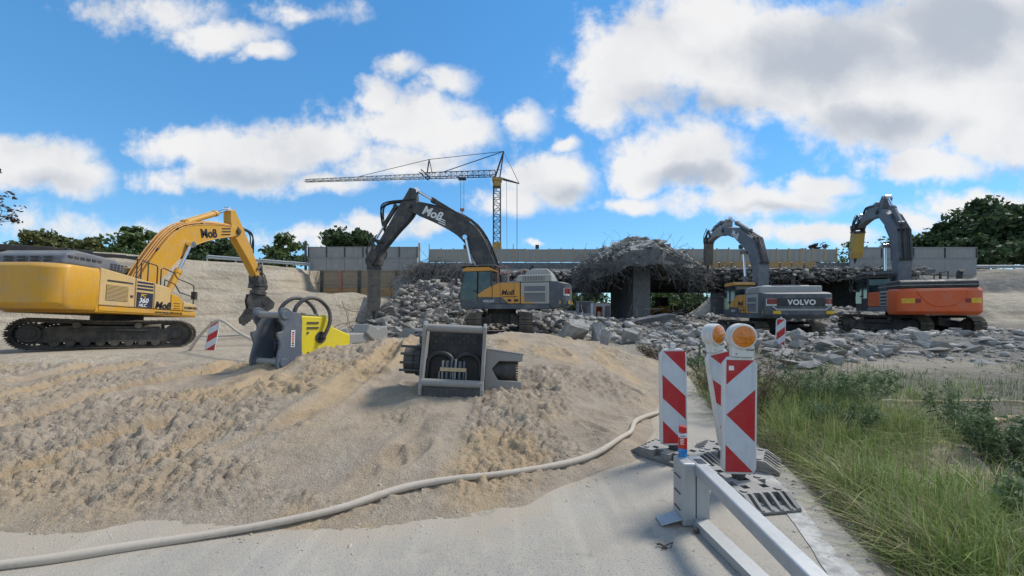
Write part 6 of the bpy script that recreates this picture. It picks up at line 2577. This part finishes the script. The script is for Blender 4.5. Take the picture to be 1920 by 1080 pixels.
def build_grass():
    rs = np.random.RandomState(12)
    P, H, W = [], [], []
    Pd, Hd, Wd = [], [], []
    n = 15000
    ty = 1.3 + 8.2 * rs.rand(n) ** 1.25
    tx = road_edge(ty) + .10 + np.abs(rs.randn(n)) * (.85 + .26 * ty)
    off_ = tx - road_edge(ty)
    bare_ = fbm(tx * .8, ty * .8, 3, 99)
    patch = sstep(.05, -.25, fbm(tx * .35 + 3, ty * .35, 3, 101)) * sstep(1.2, 2.4, off_)
    dens_ = np.exp(-(off_ / (1.5 + .24 * ty)) ** 2) * np.where(bare_ > -.15, 1.0, .35) * (1 - .75 * np.clip((ty - 6.5) / 2.5, 0, 1)) * (1 - .85 * patch)
    zz_ = G(tx, ty)
    for i in np.nonzero(rs.rand(n) < dens_)[0]:
        x, y, off, bare, z = tx[i], ty[i], off_[i], bare_[i], zz_[i]
        k = rs.randint(6, 16)
        h = (.10 + .25 * rs.rand() ** 1.4) * (.55 + .45 * min(1, off / .35)) * (1.25 if bare > .12 else .95) * (1 + .35 * max(0, min(1, (y - 3.5) / 2)))
        dry = rs.rand() < .22 + .32 * (off < .25) + .2 * (bare < -.1)
        q = np.column_stack([x + rs.randn(k) * .055, y + rs.randn(k) * .055, np.full(k, z - .01)])
        (Pd if dry else P).append(q)
        (Hd if dry else H).append(h * rs.uniform(.55, 1.35, k))
        (Wd if dry else W).append(rs.uniform(.004, .009, k))
    P, H, W, Pd, Hd, Wd = [np.concatenate(q) for q in (P, H, W, Pd, Hd, Wd)]
    tag(link('grass', blades('grass', P, H, W, M['grass'], 3, .95)), 'long green grass growing on the verge beside the road', 'grass', kind='stuff')
    tag(link('dry_grass', blades('dry_grass', Pd, Hd, Wd, M['grass_dry'], 4, 1.05)), 'straw-coloured dry grass mixed into the green verge', 'grass', kind='stuff')
    # thin scattered growth on the earth farther out
    P, H, W = [], [], []
    xs, ys = rs.uniform(3.0, 15, 2600), rs.uniform(5.0, 13.5, 2600)
    ok = (xs > road_edge(ys) + .2) & (fbm(xs * .5, ys * .5, 3, 123) > -.02)
    for x, y, z in zip(xs[ok], ys[ok], G(xs[ok], ys[ok])):
        for k in range(rs.randint(3, 8)):
            P.append((x + rs.randn() * .06, y + rs.randn() * .06, z - .01))
            H.append(rs.uniform(.06, .26))
            W.append(rs.uniform(.005, .011))
    tag(link('sparse_grass', blades('sparse_grass', np.array(P), np.array(H), np.array(W), M['weed'], 5, .6)), 'thin tufts of grass scattered on the dirt before the rubble', 'grass', kind='stuff')


build_grass()


def weed(label, x, y, h, r, n_st, mat, seed, leaf=.017, per=95, stem_mat=None, name='weed_plant'):
    rr = random.Random(seed)
    root = empty(name, loc=(x, y, float(G(x, y))))
    tag(root, label, 'weed', 'weeds on the verge')
    st = MB()
    P, S = [], []
    for i in range(n_st):
        a, q = rr.uniform(0, 6.28), rr.random() ** .6 * r
        hh = h * rr.uniform(.55, 1.05)
        b = Vector((math.cos(a) * q * .35, math.sin(a) * q * .35, -.02))
        e = Vector((math.cos(a) * q + rr.gauss(0, .04), math.sin(a) * q + rr.gauss(0, .04), hh))
        m = b.lerp(e, .5) + Vector((rr.gauss(0, .03), rr.gauss(0, .03), .04 * h))
        line = smooth_line([tuple(b), tuple(m), tuple(e)], 4)
        st.tube(line, [.006 * (1 - .7 * k / (len(line) - 1)) for k in range(len(line))], 4)
        for k in range(3):
            t = rr.uniform(.35, .95)
            c = Vector(tuple(b)).lerp(e, t)
            e2 = c + Vector((rr.gauss(0, .12), rr.gauss(0, .12), rr.uniform(.02, .16))) * (h / .7)
            st.tube([c, e2], [.003, .001], 3)
            for _ in range(per // 5):
                u = c.lerp(e2, rr.random())
                P.append((u.x + rr.gauss(0, .012), u.y + rr.gauss(0, .012), u.z))
                S.append(leaf * rr.uniform(.5, 1.3))
        for k in range(per):
            t = rr.random() ** .8
            c = Vector(line[min(len(line) - 1, int(t * len(line)))])
            P.append((c.x + rr.gauss(0, .025), c.y + rr.gauss(0, .025), max(.01, c.z + rr.gauss(0, .02))))
            S.append(leaf * rr.uniform(.5, 1.3))
    st.build('stem', stem_mat or mat, root, fix=False)
    link('foliage', leaf_quads(np.array(P), np.array(S), 'foliage', mat, seed, -.1, 4.2), root)


weed('bushy grey-green weed in the middle of the verge', 4.75, 6.0, .72, .85, 34, M['weed'], 1)
weed('second bushy green weed behind and beside the bushiest one', 5.6, 6.6, .62, .8, 22, M['weed'], 2)
weed('low leafy green weed in front of the bushy ones', 4.2, 5.0, .48, .42, 24, M['weed'], 3)
weed('dry brown weed with bare twigs behind the chevron delineator', 3.45, 5.7, .85, .70, 44, M['weed_brown'], 4, .014, 45)
weed('tall dry branching weed in front of the lone faded delineator', 4.3, 6.9, 1.0, .80, 30, M['weed_brown'], 5, .013, 30)
weed('dry brown weed at the far end of the verge by the sand', 3.75, 7.4, .55, .5, 22, M['weed_brown'], 6, .014, 45)
weed('dark green weed on the bare dirt towards the picture edge', 5.3, 4.2, .50, .45, 26, M['weed'], 7)
weed('wispy green weed on the bare dirt beside the sticks', 5.9, 5.2, .62, .42, 16, M['weed'], 8, .016, 60)
weed('green weed at the right picture edge beside the dirt', 4.6, 3.2, .42, .40, 24, M['weed'], 9)
weed('tall green weed low in the right corner of the verge', 3.85, 2.75, .36, .34, 20, M['weed'], 10)
weed('scrubby olive weed before the pale angular concrete block', 4.3, 11.2, .5, .8, 30, M['weed_brown'], 11, .017, 60)
weed('scrubby green weed left of the lamps at the rubble edge', 4.9, 9.8, .45, .6, 26, M['weed'], 12, .017, 60)

# ------------------------------------------------------------------ odds and ends


def stick_thing(label, p, q, r, mat=None, seed=1, name='stick'):
    rr = random.Random(seed)
    p, q = Vector((*p, top_z(*p) + r)), Vector((*q, top_z(*q) + r))
    pts = [p.lerp(q, t) + Vector((rr.gauss(0, .02), rr.gauss(0, .02), abs(rr.gauss(0, .015)))) for t in np.linspace(0, 1, 7)]
    o = MB().tube(pts, [r * (1.1 - .5 * t) for t in np.linspace(0, 1, 7)], 7).build(name, mat or M['wood_pale'], None, smooth=True, fix=False)
    tag(o, label, 'stick')


stick_thing('long pale branch lying across the dirt behind the bushy weeds', (6.4, 6.9), (8.9, 6.7), .03, None, 1)
stick_thing('short pale stick lying on the dirt near the picture edge', (6.9, 5.6), (7.7, 5.9), .028, None, 2)
stick_thing('crooked pale stick pointing at the bushy weeds', (6.2, 5.3), (7.1, 4.95), .022, None, 3)
stick_thing('short dark twig on the road in front of the barrier', (.98, 2.62), (1.05, 2.60), .007, M['bark'], 4)
gs = MB().cyl((0, 0, -.1), (.05, 0, .75), .018, n=7).cyl((.10, .02, -.1), (.06, 0, .7), .014, n=6).build('plant_stake', M['weed'])
gs.location = (4.72, 9.9, float(G(4.72, 9.9)))
tag(gs, 'pair of thin green stakes standing beside the leaning delineator lamp', 'stake')
pc = MB().prism([(-.07, -.04), (.05, -.055), (.075, .03), (-.05, .05)], 0, .012, 'z').build('broken_tile', M['white_plastic'], None, .003)
pc.location = (2.78, 3.42, top_z(2.78, 3.42) + .03)
pc.rotation_euler = (.12, .08, .5)
tag(pc, 'flat whitish shard lying in the grass edge beside the front base plate', 'shard')
bd = MB().bb(-.75, .75, -.12, .12, .0, .05).bb(-.6, -.4, -.1, .1, -.45, 0).bb(.35, .55, -.1, .1, -.45, 0)
bd = bd.build('timber_trestle', M['wood_pale'], None, .008)
bd.location = (7.0, 12.3, float(G(7.0, 12.3)) + .68)
bd.rotation_euler = (0, .04, .15)
tag(bd, 'pale board on two blocks behind the warning lamps', 'board')

# thin bars sticking out of the sand slope beside the rubble
for i, (x, y) in enumerate(((-9.9, 23.8), (-8.6, 24.4))):
    m = MB()
    r2 = random.Random(40 + i)
    for k in range(7):
        wire(m, (x, y, float(G(x, y)) - .1), (r2.gauss(0, 1), r2.gauss(0, .4), r2.uniform(.4, 1.4)), r2.uniform(1.6, 3.4), .016, .12, 9, .16, r2)
    o = m.build('bent_bars', M['rebar'], None, fix=False)
    tag(o, ('bent bars springing from the ground beside the pointed concrete block', 'bent bars looping up just left of the driving breaker')[i], 'steel bars')

# worn painted line along the right of the road
ys_ = np.arange(.6, 3.9, .05)
mk = []
for s in (0, 1):
    mk.append([(float(road_edge(y)) - .42 + s * .16 + float(fbm(y * 3, s * 7.0, 3, 15)) * .025, y, .006 + float(fbm((float(road_edge(y)) - .4) * .8, y * .8, 2, 8)) * .006) for y in ys_])
m = MB()
nn = len(ys_)
m.add(mk[0] + mk[1], [(i, i + 1, nn + i + 1, nn + i) for i in range(nn - 1)])
mm, nt, b = new_mat('worn_line_paint')
n1 = noise_n(nt, 7, 8, .7)
nt.links.new(mixc(nt, ramp(nt, n1, .42, .6), (.30, .285, .26), (.52, .51, .47)), b.inputs['Base Color'])
b.inputs['Roughness'].default_value = .9
tag(m.build('road_marking', mm), kind='structure')
